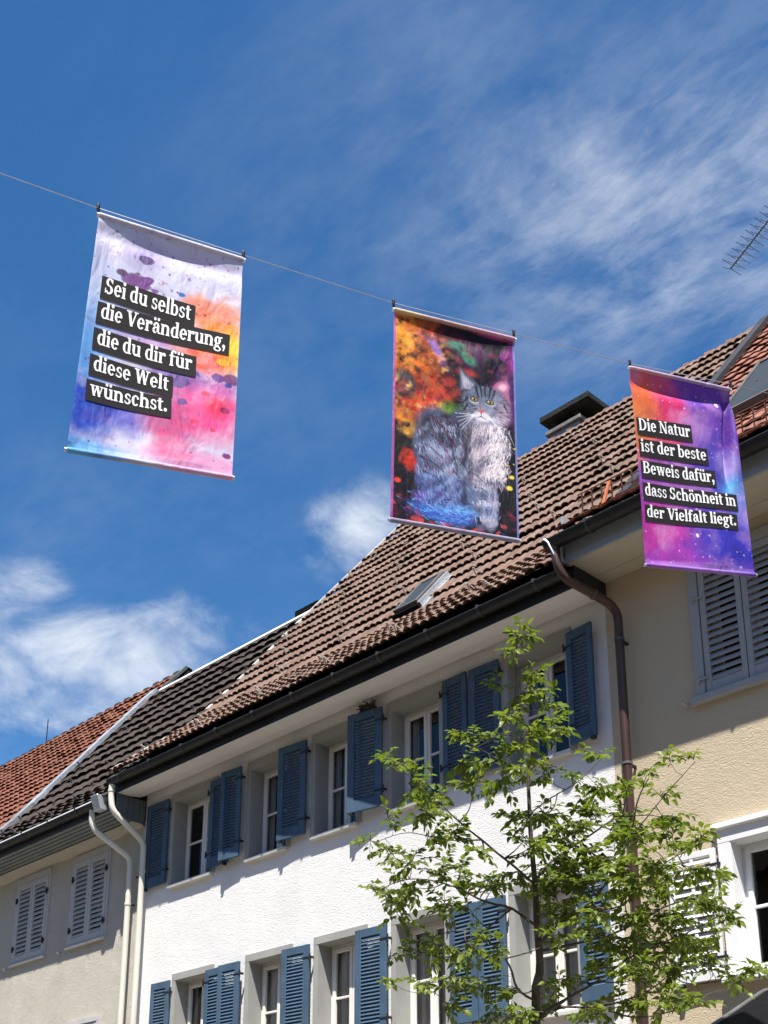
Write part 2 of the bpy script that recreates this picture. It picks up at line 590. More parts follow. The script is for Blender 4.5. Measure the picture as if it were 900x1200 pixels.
def print_mat(name):
    m, T, b, out = new_mat(name)
    at = T.add('ShaderNodeAttribute', attribute_name='print')
    tc = T.add('ShaderNodeTexCoord')
    T.l.new(at.outputs['Color'], b.inputs['Base Color'])
    b.inputs['Roughness'].default_value = 0.55
    b.inputs['Specular IOR Level'].default_value = 0.25
    bumpn(T, T.noise(T.mapping(tc.outputs['Object'], (1, 1, .45)), 6.0, 3, 0.5, 0.6), 0.8, 0.035, b)
    tl = T.add('ShaderNodeBsdfTranslucent')
    T.l.new(at.outputs['Color'], tl.inputs[0])
    mx = T.add('ShaderNodeMixShader')
    mx.inputs[0].default_value = 0.25
    T.l.new(b.outputs[0], mx.inputs[1])
    T.l.new(tl.outputs[0], mx.inputs[2])
    T.l.new(mx.outputs[0], out.inputs[0])
    return m


# ------------------------------------------------------------------ ground
g = MB().box(-400, 400, -400, 400, -0.6, -0.5).build('ground', MT['grass']); props(g, kind='structure')
g = MB().box(-120, 120, -60, -2.4, -0.3, 0.0).build('street', MT['paving']); props(g, kind='structure')
g = MB().box(-120, 120, -2.25, 30, -0.3, 0.12).build('pavement', MT['paving']); props(g, kind='structure')
g = MB().box(-120, 120, -2.4, -2.25, -0.3, 0.12).build('kerb', MT['kerb']); props(g, kind='structure'); bevel(g, 0.02, 2)

# ------------------------------------------------------------------ houses (things)
XW0, XW1 = -15.43, -6.97       # the white house between its neighbours
white_house = thing('town_house', 'white rough-plastered house with blue louvred shutters and weathered brown tile roof', 'house', ((XW0 + XW1) / 2, 0, 0))
beige_house = thing('town_house', 'beige plastered house at the right with large grey shutters and brown copper downpipe', 'house', (-4, 0, 0))
left_house = thing('town_house', 'house at lower left in scraped grey-cream plaster with dark tile roof and closed pale shutters', 'house', (-18.5, 0, 0))
red_house = thing('town_house', 'far left house seen only by its red tiled roof behind the sloping metal flashing', 'house', (-25, 0, 0))


def wall(name, x0, x1, z0, z1, holes, mat, parent, depth=0.24, y=0.0):
    """front sheet with real openings and reveals; returns object"""
    xs = sorted({x0, x1, *[h[0] for h in holes], *[h[1] for h in holes]})
    zs = sorted({z0, z1, *[h[2] for h in holes], *[h[3] for h in holes]})
    m = MB()
    for i in range(len(xs) - 1):
        for k in range(len(zs) - 1):
            cx, cz = (xs[i] + xs[i + 1]) / 2, (zs[k] + zs[k + 1]) / 2
            if any(h[0] < cx < h[1] and h[2] < cz < h[3] for h in holes):
                continue
            m.face([(xs[i], y, zs[k]), (xs[i + 1], y, zs[k]), (xs[i + 1], y, zs[k + 1]), (xs[i], y, zs[k + 1])])
    for h in holes:
        a, b, c, d = h
        yb = y + depth
        m.face([(a, y, c), (a, yb, c), (a, yb, d), (a, y, d)])
        m.face([(b, y, c), (b, y, d), (b, yb, d), (b, yb, c)])
        m.face([(a, y, d), (a, yb, d), (b, yb, d), (b, y, d)])
        m.face([(a, y, c), (b, y, c), (b, yb, c), (a, yb, c)])
    # inner leaf so that rooms are closed
    m.face([(x0, y + 4, z0), (x1, y + 4, z0), (x1, y + 4, z1), (x0, y + 4, z1)])
    return m.build(name, mat, parent)


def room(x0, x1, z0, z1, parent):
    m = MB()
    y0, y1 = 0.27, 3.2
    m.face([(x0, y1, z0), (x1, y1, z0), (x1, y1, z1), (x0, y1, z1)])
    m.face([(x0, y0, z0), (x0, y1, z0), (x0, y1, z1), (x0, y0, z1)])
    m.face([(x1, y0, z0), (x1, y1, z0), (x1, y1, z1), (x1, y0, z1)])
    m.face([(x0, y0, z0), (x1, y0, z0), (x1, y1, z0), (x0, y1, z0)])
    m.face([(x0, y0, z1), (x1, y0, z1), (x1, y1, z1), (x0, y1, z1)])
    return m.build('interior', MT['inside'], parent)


# slat mesh shared by every shutter of one kind
def slat_mesh(name, w, h, t, tilt, mat):
    m = MB()
    M = Matrix.Rotation(R(tilt), 4, 'X')
    m.box(-w / 2, w / 2, -h / 2, h / 2, -t / 2, t / 2, M)
    return m.mesh(name, mat)


SLATS = {}


def shutter(parent, x0, x1, z0, z1, y, mat, hinge='L', swing=0.0, st=0.055, top=0.07, bot=0.12, pitch=0.043, tilt=60, mid=False, slat_h=0.046, thick=0.034, label=None, hw=True):
    """louvred leaf whose back lies at y; swing opens it about its hinge side (degrees off the wall)"""
    w, h = x1 - x0, z1 - z0
    hx = x0 if hinge == 'L' else x1
    s = 1 if hinge == 'L' else -1
    M = Matrix.Translation((hx, y, z0)) @ Matrix.Rotation(R(-swing) * s, 4, 'Z')
    ax0, ax1 = (0, w) if hinge == 'L' else (-w, 0)
    m = MB()
    m.box(ax0, ax0 + st, -thick, 0, 0, h, M)
    m.box(ax1 - st, ax1, -thick, 0, 0, h, M)
    m.box(ax0 + st, ax1 - st, -thick + 0.002, -0.002, 0, bot, M)
    m.box(ax0 + st, ax1 - st, -thick + 0.002, -0.002, h - top, h, M)
    if mid:
        cx = (ax0 + ax1) / 2
        m.box(cx - 0.018, cx + 0.018, -thick + 0.004, -0.004, bot, h - top, M)
    fr = m.build('shutter', mat, parent)
    bevel(fr, 0.004, 1)
    if label:
        fr['label'] = label
    sw = w - 2 * st
    key = (round(sw, 3), round(slat_h, 3), tilt, mat.name)
    if key not in SLATS:
        SLATS[key] = slat_mesh('slat', sw, slat_h, 0.007, tilt, mat)
    n = int((h - top - bot - 0.01) / pitch)
    p = (h - top - bot) / n
    for i in range(n):
        inst('slat', SLATS[key], M @ Matrix.Translation(((ax0 + ax1) / 2, -thick / 2, bot + p * (i + 0.5))) @ Matrix.Rotation(R(random.uniform(-1.2, 1.2)), 4, 'X'), fr)
    if hw:
        for zz in (0.16, 0.87):
            hm = MB()
            sx0, sx1 = sorted((-0.035 * s, 0.10 * s))
            hm.box(sx0, sx1, -thick - 0.004, -thick + 0.001, h * zz - 0.012, h * zz + 0.012, M)
            hm.tube([tuple(M @ Vector((-0.03 * s, -thick - 0.004, h * zz - 0.045))), tuple(M @ Vector((-0.03 * s, -thick - 0.004, h * zz + 0.045)))], 0.011, 6)
            hm.box(*sorted((-0.045 * s, -0.02 * s)), -thick, 0.02, h * zz - 0.012, h * zz + 0.012, M)
            hm.build('hinge', MT['hardware'], fr)
        cm = MB()
        fx = (ax0 + ax1) / 2 + (ax1 - ax0) * 0.38 * s
        cm.box(fx - 0.025, fx + 0.025, -thick - 0.012, 0.0, -0.032, -0.002, M)
        cm.build('catch', MT['hardware'], fr)
    return fr


def window(parent, x0, x1, z0, z1, surround=None, sw=0.085, head=0.10, proud=0.03, d=0.20, bar=True, curtain=0, sill=True, sill_mat=None, single=False, sillh=0.05, frame_mat=None):
    """x0..x1, z0..z1: clear opening. Parts of the window hang below it."""
    fm = frame_mat or MT['frame']
    f = MB()
    fw = 0.045
    f.box(x0, x0 + fw, d, d + 0.05, z0, z1)
    f.box(x1 - fw, x1, d, d + 0.05, z0, z1)
    f.box(x0 + fw, x1 - fw, d + .001, d + 0.05, z1 - fw, z1)
    f.box(x0 + fw, x1 - fw, d + .001, d + 0.05, z0, z0 + fw)
    win = f.build('window', fm, parent)
    bevel(win, 0.005)
    xm = (x0 + x1) / 2
    halves = [(x0 + fw, x1 - fw)] if single else [(x0 + fw, xm - 0.002), (xm + 0.002, x1 - fw)]
    zb = z0 + (z1 - z0) * 0.50
    for k, (a, b) in enumerate(halves):
        c = MB()
        cw = 0.05
        za, zc_ = z0 + fw, z1 - fw
        yy = d - 0.018 + 0.003 * k
        c.box(a, a + cw, yy, d + 0.028, za, zc_)
        c.box(b - cw, b, yy, d + 0.028, za, zc_)
        c.box(a + cw, b - cw, yy + .001, d + 0.028, zc_ - cw, zc_)
        c.box(a + cw, b - cw, yy + .001, d + 0.028, za, za + cw)
        if bar:
            c.box(a + cw, b - cw, yy + 0.006, d + 0.024, zb - 0.014, zb + 0.014)
        cs = c.build('casement', fm, win)
        bevel(cs, 0.004)
        spans = [(za + cw, zb - 0.014), (zb + 0.014, zc_ - cw)] if bar else [(za + cw, zc_ - cw)]
        for (p, q) in spans:
            MB().face([(a + cw, d + 0.012, p), (b - cw, d + 0.012, p), (b - cw, d + 0.012, q), (a + cw, d + 0.012, q)]).build('pane', MT['glass'], win)
    if surround:
        s = MB()
        y0 = -proud
        s.box(x0 - sw, x0, y0, 0.012, z0 - 0.01, z1)
        s.box(x1, x1 + sw, y0, 0.012, z0 - 0.01, z1)
        s.box(x0 - sw, x1 + sw, y0 - .002, 0.012, z1, z1 + head)
        # linings of the reveal
        s.box(x0 - 0.004, x0 + 0.006, y0 + .004, d + 0.002, z0, z1 - .006)
        s.box(x1 - 0.006, x1 + 0.004, y0 + .004, d + 0.002, z0, z1 - .006)
        s.box(x0 + .006, x1 - .006, y0 + .004, d + 0.002, z1 - 0.006, z1 + 0.004)
        so_ = s.build('surround', surround, win)
    if sill:
        s = MB()
        s.prism([(-0.075, z0 - sillh), (d, z0 - sillh), (d, z0 + 0.012), (-0.075, z0 - 0.004)], x0 - 0.03, x1 + 0.03)
        si = s.build('sill', sill_mat or MT['sill'], win)
        bevel(si, 0.005)
    if curtain:
        c = MB()
        y = d + 0.075
        for (a, b) in (((x0, x0 + (x1 - x0) * 0.22)), ((x1 - (x1 - x0) * 0.30, x1))) if curtain == 1 else (((x0, x1)),):
            rows = []
            for zz in (z0, z0 + 0.4 * (z1 - z0), z1):
                row = []
                for i in range(25):
                    t = i / 24
                    row.append((a + (b - a) * t, y + 0.02 * math.sin(t * 31 + zz) + 0.008 * math.sin(t * 67), zz))
                rows.append(row)
            c.grid(rows)
        c.build('curtain', MT['curtain'], win, smooth=True)
    return win


# --- openings
UP_W = [(-14.72, -13.63), (-12.95, -12.03), (-11.62, -10.70), (-10.23, -9.28), (-8.38, -7.42)]
LO_W = [(-14.49, -13.55), (-12.86, -11.93), (-11.51, -10.57), (-10.16, -9.24), (-8.39, -7.44)]
SW = 0.075
holesW = [(a + SW, b - SW, 6.62, 7.90) for a, b in UP_W] + [(a + SW, b - SW, 3.90, 5.215) for a, b in LO_W]
wall('wall', XW0, XW1, 0.0, 8.30, holesW, MT['white_wall'], white_house)
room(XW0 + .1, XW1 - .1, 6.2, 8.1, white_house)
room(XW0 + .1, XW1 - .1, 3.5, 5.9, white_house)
for i, (a, b) in enumerate(UP_W):
    window(white_house, a + SW, b - SW, 6.62, 7.90, MT['surround'], SW, 0.115, 0.03, 0.20, curtain=1 if i in (1, 2, 3, 4) else 0)
for i, (a, b) in enumerate(LO_W):
    window(white_house, a + SW, b - SW, 3.90, 5.215, MT['surround'], SW, 0.095, 0.03, 0.20, curtain=2 if i != 0 else 1)

random.seed(4)
B = MT['blue']
# upper row: x0, x1, layer y, hinge, swing
for x0, x1, y, hg, sw_, zz in ((-15.29, -14.76, -0.03, 'R', 1.5, 6.68), (-13.73, -13.26, -0.045, 'L', 1.5, 6.66), (-13.38, -12.98, -0.088, 'R', 5, 6.675),
                               (-12.17, -11.66, -0.06, 'R', 5, 6.68), (-10.77, -10.25, -0.07, 'R', 10, 6.69),
                               (-9.27, -8.88, -0.03, 'L', 3, 6.70), (-8.84, -8.41, -0.03, 'R', 3, 6.69), (-7.44, -7.08, -0.05, 'L', 6, 6.64)):
    shutter(white_house, x0, x1, zz, zz + 1.285, y, B, hg, sw_, st=0.20 * (x1 - x0), top=0.10, bot=0.14)
# lower row
for x0, x1, y, hg, sw_ in ((-14.93, -14.51, -0.03, 'R', 2), (-13.66, -13.26, -0.045, 'L', 1), (-13.31, -12.88, -0.085, 'R', 1.5),
                           (-12.03, -11.54, -0.055, 'R', 3), (-10.68, -10.18, -0.06, 'R', 3),
                           (-9.22, -8.82, -0.03, 'L', 2), (-8.80, -8.42, -0.03, 'R', 2), (-7.46, -7.08, -0.04, 'L', 3)):
    shutter(white_house, x0, x1, 3.94, 3.94 + 1.29, y, B, hg, sw_, st=0.20 * (x1 - x0), top=0.10, bot=0.14)

# --- beige house
BX0, BX1 = XW1, 1.5
holesB = [(-5.86, -4.90, 6.72, 8.10), (-5.73, -4.75, 3.98, 5.20), (-3.2, -2.2, 6.72, 8.05), (-3.2, -2.2, 3.98, 5.2)]
wall('wall', BX0, BX1, 0.0, 8.36, holesB, MT['beige_wall'], beige_house)
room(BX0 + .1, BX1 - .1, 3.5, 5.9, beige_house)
# upper window: grey wooden frame and two closed louvred leaves
w = window(beige_house, -5.86, -4.90, 6.72, 8.10, MT['slate_shutter'], 0.09, 0.10, 0.035, 0.20, sill=False)
s = MB().box(-6.0, -4.77, -0.075, 0.0, 6.63, 6.705).build('sill', MT['slate_shutter'], w); bevel(s, 0.006)
shutter(beige_house, -5.845, -5.395, 6.72, 8.09, 0.02, MT['slate_shutter'], 'L', 0, st=0.06, top=0.07, bot=0.11, pitch=0.073, tilt=60, slat_h=0.072, thick=0.045, hw=False)
shutter(beige_house, -5.385, -4.92, 6.72, 8.09, 0.02, MT['slate_shutter'], 'R', 0, st=0.06, top=0.07, bot=0.11, pitch=0.073, tilt=60, slat_h=0.072, thick=0.045, hw=False)
for zz in (6.86, 7.72):
    MB().box(-5.90, -5.80, -0.052, -0.036, zz, zz + .018).tube([(-5.905, -0.045, zz - .03), (-5.905, -0.045, zz + .05)], .011, 6).build('hinge', MT['slate_shutter'], beige_house)
# lower window: wide white surround, white shutter leaf folded back on the wall
w = window(beige_house, -5.73, -4.75, 3.98, 5.20, MT['whitestone'], 0.125, 0.14, 0.05, 0.14, bar=True, sill=False, curtain=0, frame_mat=MT['whitestone'])
s = MB().prism([(-0.11, 3.90), (0.14, 3.90), (0.14, 3.99), (-0.11, 3.965)], -5.90, -4.58).build('sill', MT['whitestone'], w); bevel(s, 0.006)
m = MB().box(-5.90, -4.58, -0.085, 0.0, 5.325, 5.385)
s = m.build('cornice', MT['whitestone'], w); bevel(s, 0.01, 2)
shutter(beige_house, -6.38, -5.885, 3.95, 5.17, -0.035, MT['whiteshutter'], 'R', 3, st=0.055, top=0.06, bot=0.09, pitch=0.067, tilt=60, mid=True, slat_h=0.064, label='open white shutter leaf with two columns of slats')
for z0 in (6.72, 3.98):
    window(beige_house, -3.2, -2.2, z0, z0 + (1.33 if z0 > 5 else 1.22), MT['whitestone'], 0.1, 0.1, 0.03, 0.2)
m = MB().tube([(-6.08, 0, 6.665), (-6.08, -0.09, 6.665), (-6.08, -0.10, 6.68), (-6.08, -0.10, 6.72)], 0.011, 6)
m.tube([(-6.08, -0.006, 6.665), (-6.08, -0.02, 6.665)], 0.024, 8)
m.build('wall_hook', MT['hook'], beige_house, smooth=True)

# --- left house
LX0, LX1 = -34.0, XW0 - 0.003
holesL = [(-19.14, -18.15, 6.2, 7.55), (-17.36, -16.37, 6.2, 7.55), (-17.18, -16.38, 3.6, 4.91), (-19.1, -18.2, 3.6, 4.91), (-22.1, -21.1, 6.2, 7.55)]
wall('wall', -21.5, LX1, 0.0, 7.80, holesL, MT['left_wall'], left_house)
for (x0, x1) in ((-19.14, -18.15), (-17.36, -16.37)):
    w = window(left_house, x0, x1, 6.2, 7.55, MT['greyshutter'], 0.055, 0.10, 0.02, 0.2, sill=False)
    s = MB().box(x0 - 0.06, x1 + 0.06, -0.06, 0.0, 6.14, 6.185).build('sill', MT['greyshutter'], w); bevel(s, 0.005)
    xm = (x0 + x1) / 2
    shutter(left_house, x0 + 0.006, xm - 0.004, 6.20, 7.545, 0.012, MT['greyshutter'], 'L', 0, st=0.07, top=0.1, bot=0.1, pitch=0.072, tilt=60, slat_h=0.078, thick=0.04, hw=False)
    shutter(left_house, xm + 0.004, x1 - 0.006, 6.20, 7.545, 0.012, MT['greyshutter'], 'R', 0, st=0.07, top=0.1, bot=0.1, pitch=0.072, tilt=60, slat_h=0.078, thick=0.04, hw=False)
    for zz in (6.42, 7.25):
        for hx in (x0 + 0.01, x1 - 0.01):
            MB().box(hx - 0.03, hx + 0.03, -0.05, -0.026, zz, zz + .03).tube([(hx, -0.045, zz - .035), (hx, -0.045, zz + .065)], .014, 6).build('hinge', MT['hardware'], left_house)
for (x0, x1) in ((-19.1, -18.2), (-17.18, -16.38)):
    w = window(left_house, x0, x1, 3.6, 4.91, MT['greyshutter'], 0.07, 0.07, 0.03, 0.2)
    shutter(left_house, x0 + .005, x1 - .005, 3.62, 4.90, 0.02, MT['greyshutter'], 'L', 0, st=0.07, top=0.1, bot=0.1, pitch=0.072, tilt=60, slat_h=0.078, thick=0.04, hw=False)
for hx in (-19.35, -17.62):
    MB().tube([(hx, 0, 6.12), (hx, -0.05, 6.12), (hx, -0.06, 6.15)], 0.016, 6).build('shutter_catch', MT['hook'], left_house, smooth=True)
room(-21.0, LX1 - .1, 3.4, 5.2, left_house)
wall('wall', -34.0, -21.503, 0.0, 7.80, [], MT['left_wall'], red_house)

# --- unseen row added behind the viewpoint to cut sky fill; it shades the street and is what the panes reflect
opp = thing('town_house', 'unseen cream rendered terrace added across the street to block sky light', 'house', (-10, -14.5, 0))
oh = [(x, x + 1.0, z, z + 1.4) for x in np.arange(-40, 24, 2.4).tolist() for z in (1.0, 3.9, 6.8)]
m = MB()
m.box(-42, 26, -23, -14.5, 0, 9.6)
m.build('wall', MT['opp_wall'], opp)
m = MB()
for h in oh:
    m.box(h[0], h[1], -14.52, -14.47, h[2], h[3])
o = m.build('windows', MT['black'], opp)
o['kind'] = 'stuff'
MB().prism([(-13.8, 9.5), (-18.7, 14.4), (-23.7, 9.5)], -42.3, 26.3).build('roof', MT['opp_roof'], opp)

# ------------------------------------------------------------------ eaves
# white house: plaster soffit, dark fascia and end board
m = MB().sheet([(-0.53, 8.11), (-0.30, 8.115), (-0.12, 8.14), (-0.04, 8.18), (0.0, 8.26)], XW0, XW1, 1)
m.build('soffit', MT['soffit'], white_house, smooth=True)
m = MB().box(XW0 - 0.02, XW1 + 0.015, -0.552, -0.53, 8.105, 8.34)
f = m.build('fascia', MT['gutter'], white_house)
m = MB().box(XW1 - 0.0, XW1 + 0.03, -0.550, -0.002, 8.108, 8.36)
m.build('end_board', MT['gutter'], white_house)


def half_pipe(m, x0, x1, yc, zc, r, n=10, t=0.006):
    """open half-round gutter with a rolled lip"""
    pts = []
    for i in range(n + 1):
        a = math.pi + math.pi * i / n
        pts.append((yc + r * math.cos(a), zc + r * math.sin(a)))
    inner = [(yc + (r - t) * math.cos(math.pi + math.pi * i / n), zc + (r - t) * math.sin(math.pi + math.pi * i / n)) for i in range(n + 1)]
    m.prism(pts + inner[::-1], x0, x1)
    m.tube([(x0, yc - r, zc + 0.004), (x1, yc - r, zc + 0.004)], 0.012, 8)
    for x in (x0, x1):
        m.face([(x, *p) for p in pts])


def gutter(parent, x0, x1, yc, zc, r, pitch, start, mat=None, joints=()):
    m = MB()
    half_pipe(m, x0, x1, yc, zc, r)
    gt = m.build('gutter', mat or MT['gutter'], parent, smooth=True)
    k = MB()
    for i in range(13):
        a = math.pi * 0.98 + math.pi * 1.04 * i / 12
        k.v += [(-0.016, (r + 0.008) * math.cos(a), (r + 0.008) * math.sin(a)), (0.016, (r + 0.008) * math.cos(a), (r + 0.008) * math.sin(a))]
    for i in range(12):
        k.f.append((2 * i, 2 * i + 1, 2 * i + 3, 2 * i + 2))
    k.box(-0.018, 0.018, -r - 0.018, -r + 0.012, -0.01, 0.03)
    me = k.mesh('bracket', MT['gutter_clip'], True)
    x = start
    while x < x1:
        if x > x0:
            inst('gutter_bracket', me, Matrix.Translation((x, yc, zc)), gt)
        x += pitch
    return gt


gutter(white_house, XW0 - 0.03, XW1 + 0.0, -0.630, 8.265, 0.072, 0.78, -15.15)
gutter(beige_house, -7.10, BX1, -0.775, 8.555, 0.08, 0.80, -6.55)
gutter(left_house, -21.4, XW0 - 0.30, -0.675, 7.985, 0.075, 0.8, -21.0, MT['gutter'])

# zinc flashing strip along the left gutter edge and outlet head
m = MB().box(-21.4, XW0 - 0.31, -0.762, -0.748, 7.985, 8.004)
m.build('gutter_edge', MT['white_metal'], left_house)
m = MB().prism([(-0.80, 8.06), (-0.56, 8.06), (-0.60, 7.84), (-0.72, 7.84)], XW0 - 0.29, XW0 - 0.10)
o = m.build('outlet_head', MT['zinc'], left_house); bevel(o, 0.01)

# left house: boarded soffit with separate boards, plaster cove, dark fascia
m = MB().box(-21.4, XW0 - 0.003, -0.62, -0.585, 7.84, 8.02)
m.build('fascia', MT['gutter'], left_house)
nb = 5
for i in range(nb):
    y0 = -0.585 + i * 0.078
    for (xa, xb) in ((-21.4, -17.6 - 0.35 * (i % 2)), (-17.596 - 0.35 * (i % 2), XW0 - 0.003)):
        zz = 7.835 - i * 0.014
        o = MB().box(xa, xb, y0 + 0.004, y0 + 0.074, zz, zz + 0.02).build('soffit_board', MT['boards'], left_house)
        bevel(o, 0.003)
MB().box(-21.4, XW0 - .003, -0.584, 0.0, 7.862, 7.87).build('soffit_backing', MT['deck'], left_house)
m = MB()
rows = []
for j in range(5):
    t = j / 4
    row = []
    for i in range(60):
        x = -21.4 + (XW0 - 0.01 + 21.4) * i / 59
        row.append((x, -0.195 + 0.193 * t, 7.765 - 0.075 * t * t + (0.012 * math.sin(x * 2.3) + 0.008 * math.sin(x * 5.1)) * t))
    rows.append(row)
m.grid(rows)
m.build('cove', MT['left_wall'], left_house, smooth=True)
# cheek closing the step up to the white eave: upright slate-blue boards
for i in range(5):
    y0 = -0.53 + i * 0.104
    o = MB().box(XW0 - 0.02, XW0 + 0.0 - 0.002 * (i % 2), y0 + 0.003, y0 + 0.101, 7.74, 8.105).build('cheek_board', MT['cheek'], left_house)
    bevel(o, 0.004)

# beige eave: fascia, panelled soffit
o = MB().box(-6.99, BX1, -0.65, -0.615, 8.345, 8.60).build('fascia', MT['fascia_grey'], beige_house)
o = MB().box(-7.0, -6.97, -0.65, -0.0, 8.40, 8.9).build('end_board', MT['fascia_grey'], beige_house)
xx = -6.985
k = 0
while xx < BX1:
    L = 1.15
    for (ya, yb) in ((-0.612, -0.205), (-0.197, -0.002)):
        o = MB().box(xx, min(xx + L - 0.008, BX1), ya, yb, 8.352, 8.372).build('soffit_panel', MT['beige_soffit'], beige_house)
    xx += L
    k += 1
MB().box(-6.985, BX1, -0.61, -0.0, 8.376, 8.38).build('soffit_backing', MT['deck'], beige_house)

# small pieces at the step between white and beige eaves
m = MB().box(-7.16, -7.02, -0.60, -0.56, 8.37, 8.62).build('cheek_board', MT['cheek'], beige_house)
m = MB().box(-7.02, -6.985, -0.70, -0.55, 8.36, 8.66).build('cheek_board', MT['fascia_grey'], beige_house)
m = MB().tube([(-7.06, -0.865, 8.57), (-7.02, -0.86, 8.52), (-6.98, -0.80, 8.36)], 0.012, 6)
m.box(-7.075, -7.045, -0.875, -0.855, 8.555, 8.59)
m.build('gutter_strap', MT['zinc'], beige_house, smooth=True)


def bend_pts(pts, r=0.09, n=5):
    pts = [Vector(p) for p in pts]
    out = [pts[0]]
    for a, b, c in zip(pts[:-2], pts[1:-1], pts[2:]):
        u = (a - b).normalized()
        v = (c - b).normalized()
        rr = min(r, (a - b).length * .45, (c - b).length * .45)
        p, q = b + u * rr, b + v * rr
        for i in range(n + 1):
            t = i / n
            out.append(p * (1 - t) ** 2 + b * 2 * t * (1 - t) + q * t * t)
    out.append(pts[-1])
    return out


def downpipe(parent, pts, r, mat, collars, cmat=None, bend=0.12):
    m = MB().tube(bend_pts(pts, bend), r, 14)
    d = m.build('downpipe', mat, parent, smooth=True)
    for p, q in collars:
        MB().tube([p, q], r + 0.008, 14).build('pipe_collar', cmat or mat, d, smooth=True)
    return d


downpipe(white_house, [(-15.40, -0.64, 8.20), (-15.40, -0.64, 8.00), (-15.37, -0.62, 7.80), (-15.24, -0.13, 7.38), (-15.24, -0.13, 0.1)], 0.044, MT['whitepipe'],
         [((-15.24, -0.13, 6.93), (-15.24, -0.13, 6.96)), ((-15.24, -0.13, 4.5), (-15.24, -0.13, 4.53)), ((-15.40, -0.64, 8.09), (-15.40, -0.64, 8.12))], bend=0.1)
downpipe(left_house, [(-15.87, -0.66, 7.95), (-15.87, -0.65, 7.72), (-15.84, -0.60, 7.60), (-15.60, -0.11, 7.22), (-15.60, -0.11, 0.1)], 0.044, MT['whitepipe'],
         [((-15.60, -0.11, 6.50), (-15.60, -0.11, 6.54)), ((-15.60, -0.11, 4.4), (-15.60, -0.11, 4.43))], bend=0.1)
MB().tube([(-15.60, -0.0, 6.52), (-15.60, -0.1, 6.52)], 0.012, 6).tube([(-15.52, -0.0, 6.93), (-15.52, -0.05, 6.93)], 0.014, 6).build('pipe_clamp', MT['hardware'], left_house)
downpipe(beige_house, [(-7.00, -0.775, 8.49), (-6.985, -0.77, 8.28), (-6.94, -0.70, 8.13), (-6.72, -0.14, 7.93), (-6.72, -0.14, 0.1)], 0.047, MT['copper'],
         [((-6.72, -0.14, 7.55), (-6.72, -0.14, 7.575)), ((-6.72, -0.14, 6.20), (-6.72, -0.14, 6.225)), ((-6.72, -0.14, 4.35), (-6.72, -0.14, 4.375)),
          ((-6.825, -0.41, 8.025), (-6.815, -0.385, 8.015))], MT['zinc_dull'], bend=0.16)

for zz in (7.56, 6.21, 4.36, 2.4):
    MB().box(-6.735, -6.705, -0.10, 0.0, zz - 0.012, zz + 0.012).build('pipe_clamp', MT['gutter'], beige_house)
for xx_, zz in ((-15.24, 6.94), (-15.24, 4.52), (-15.24, 2.4)):
    MB().box(xx_ - .015, xx_ + .015, -0.09, 0.0, zz - 0.012, zz + 0.012).build('pipe_clamp', MT['gutter'], white_house)

# nest tucked between shutter top and soffit
random.seed(11)
m = MB()
for i in range(46):
    a = random.uniform(0, 2 * math.pi)
    c = Vector((-10.50, -0.10, 8.03)) + Vector((math.cos(a) * 0.09, math.sin(a) * 0.04, random.uniform(-0.03, 0.03)))
    d = Vector((random.uniform(-1, 1), random.uniform(-.5, .5), random.uniform(-.3, .5))).normalized() * random.uniform(0.04, 0.10)
    m.tube([c - d, c + d], 0.006, 4)
m.tube([(-10.62, -0.08, 8.0), (-10.56, -0.09, 8.03), (-10.46, -0.09, 8.04), (-10.40, -0.08, 8.01)], [0.02, 0.045, 0.045, 0.015], 8)
o = m.build('bird_nest', MT['nest'])
props(o, 'small dark twiggy bird nest tucked under the white soffit above a blue shutter', 'nest')

# ------------------------------------------------------------------ roofs
def seg_at(prof, s):
    for (a, b) in zip(prof[:-1], prof[1:]):
        L = math.hypot(b[0] - a[0], b[1] - a[1])
        if s <= L or b is prof[-1]:
            t = s / L
            return (a[0] + (b[0] - a[0]) * t, a[1] + (b[1] - a[1]) * t, math.atan2(b[1] - a[1], b[0] - a[0]))
        s -= L


def prof_len(prof):
    return sum(math.hypot(b[0] - a[0], b[1] - a[1]) for a, b in zip(prof[:-1], prof[1:]))


def tile_mesh(name, w, L, rolls, amp, mat, lift=0.06, seed=0, t=0.016):
    """pan tile: rolled profile across, butt end standing proud, hollow beneath"""
    rnd = random.Random(seed)
    n = rolls * 6
    m = MB()
    top, low = [], []
    for i in range(n + 1):
        u = i / n
        ph = (u * rolls) % 1.0 if i < n else 1.0
        hgt = amp * (max(0.0, math.sin(math.pi * ph)) ** 0.8)
        if rolls == 1 and amp < 0.02:
            hgt = amp * (math.sin(math.pi * ph) ** 4)
        top.append((u * w - w / 2, hgt))
    J = rnd.uniform(-0.004, 0.004)
    rows = []
    for (y, zl) in ((0.0, lift + J), (L * .5, lift * .55), (L, 0.008)):
        rows.append([(x, y, zl + z) for x, z in top])
    m.grid(rows)
    # butt face and underside
    b0 = [(x, 0.0, lift + J + z) for x, z in top]
    b1 = [(x, 0.006, lift + J + z - t) for x, z in top]
    m.grid([b1, b0])
    m.grid([[(x, L * .5, lift * .55 + z - t) for x, z in top], b1])
    m.face([(-w / 2, 0, lift + J), (-w / 2, L, 0.008), (-w / 2, L, -0.01), (-w / 2, 0.006, lift - t)])
    m.face([(w / 2, 0, lift + J), (w / 2, 0.006, lift - t), (w / 2, L, -0.01), (w / 2, L, 0.008)])
    me = m.mesh(name, mat, True)
    return me


def cam_dist(p):
    return (Vector(p) - CAM).length


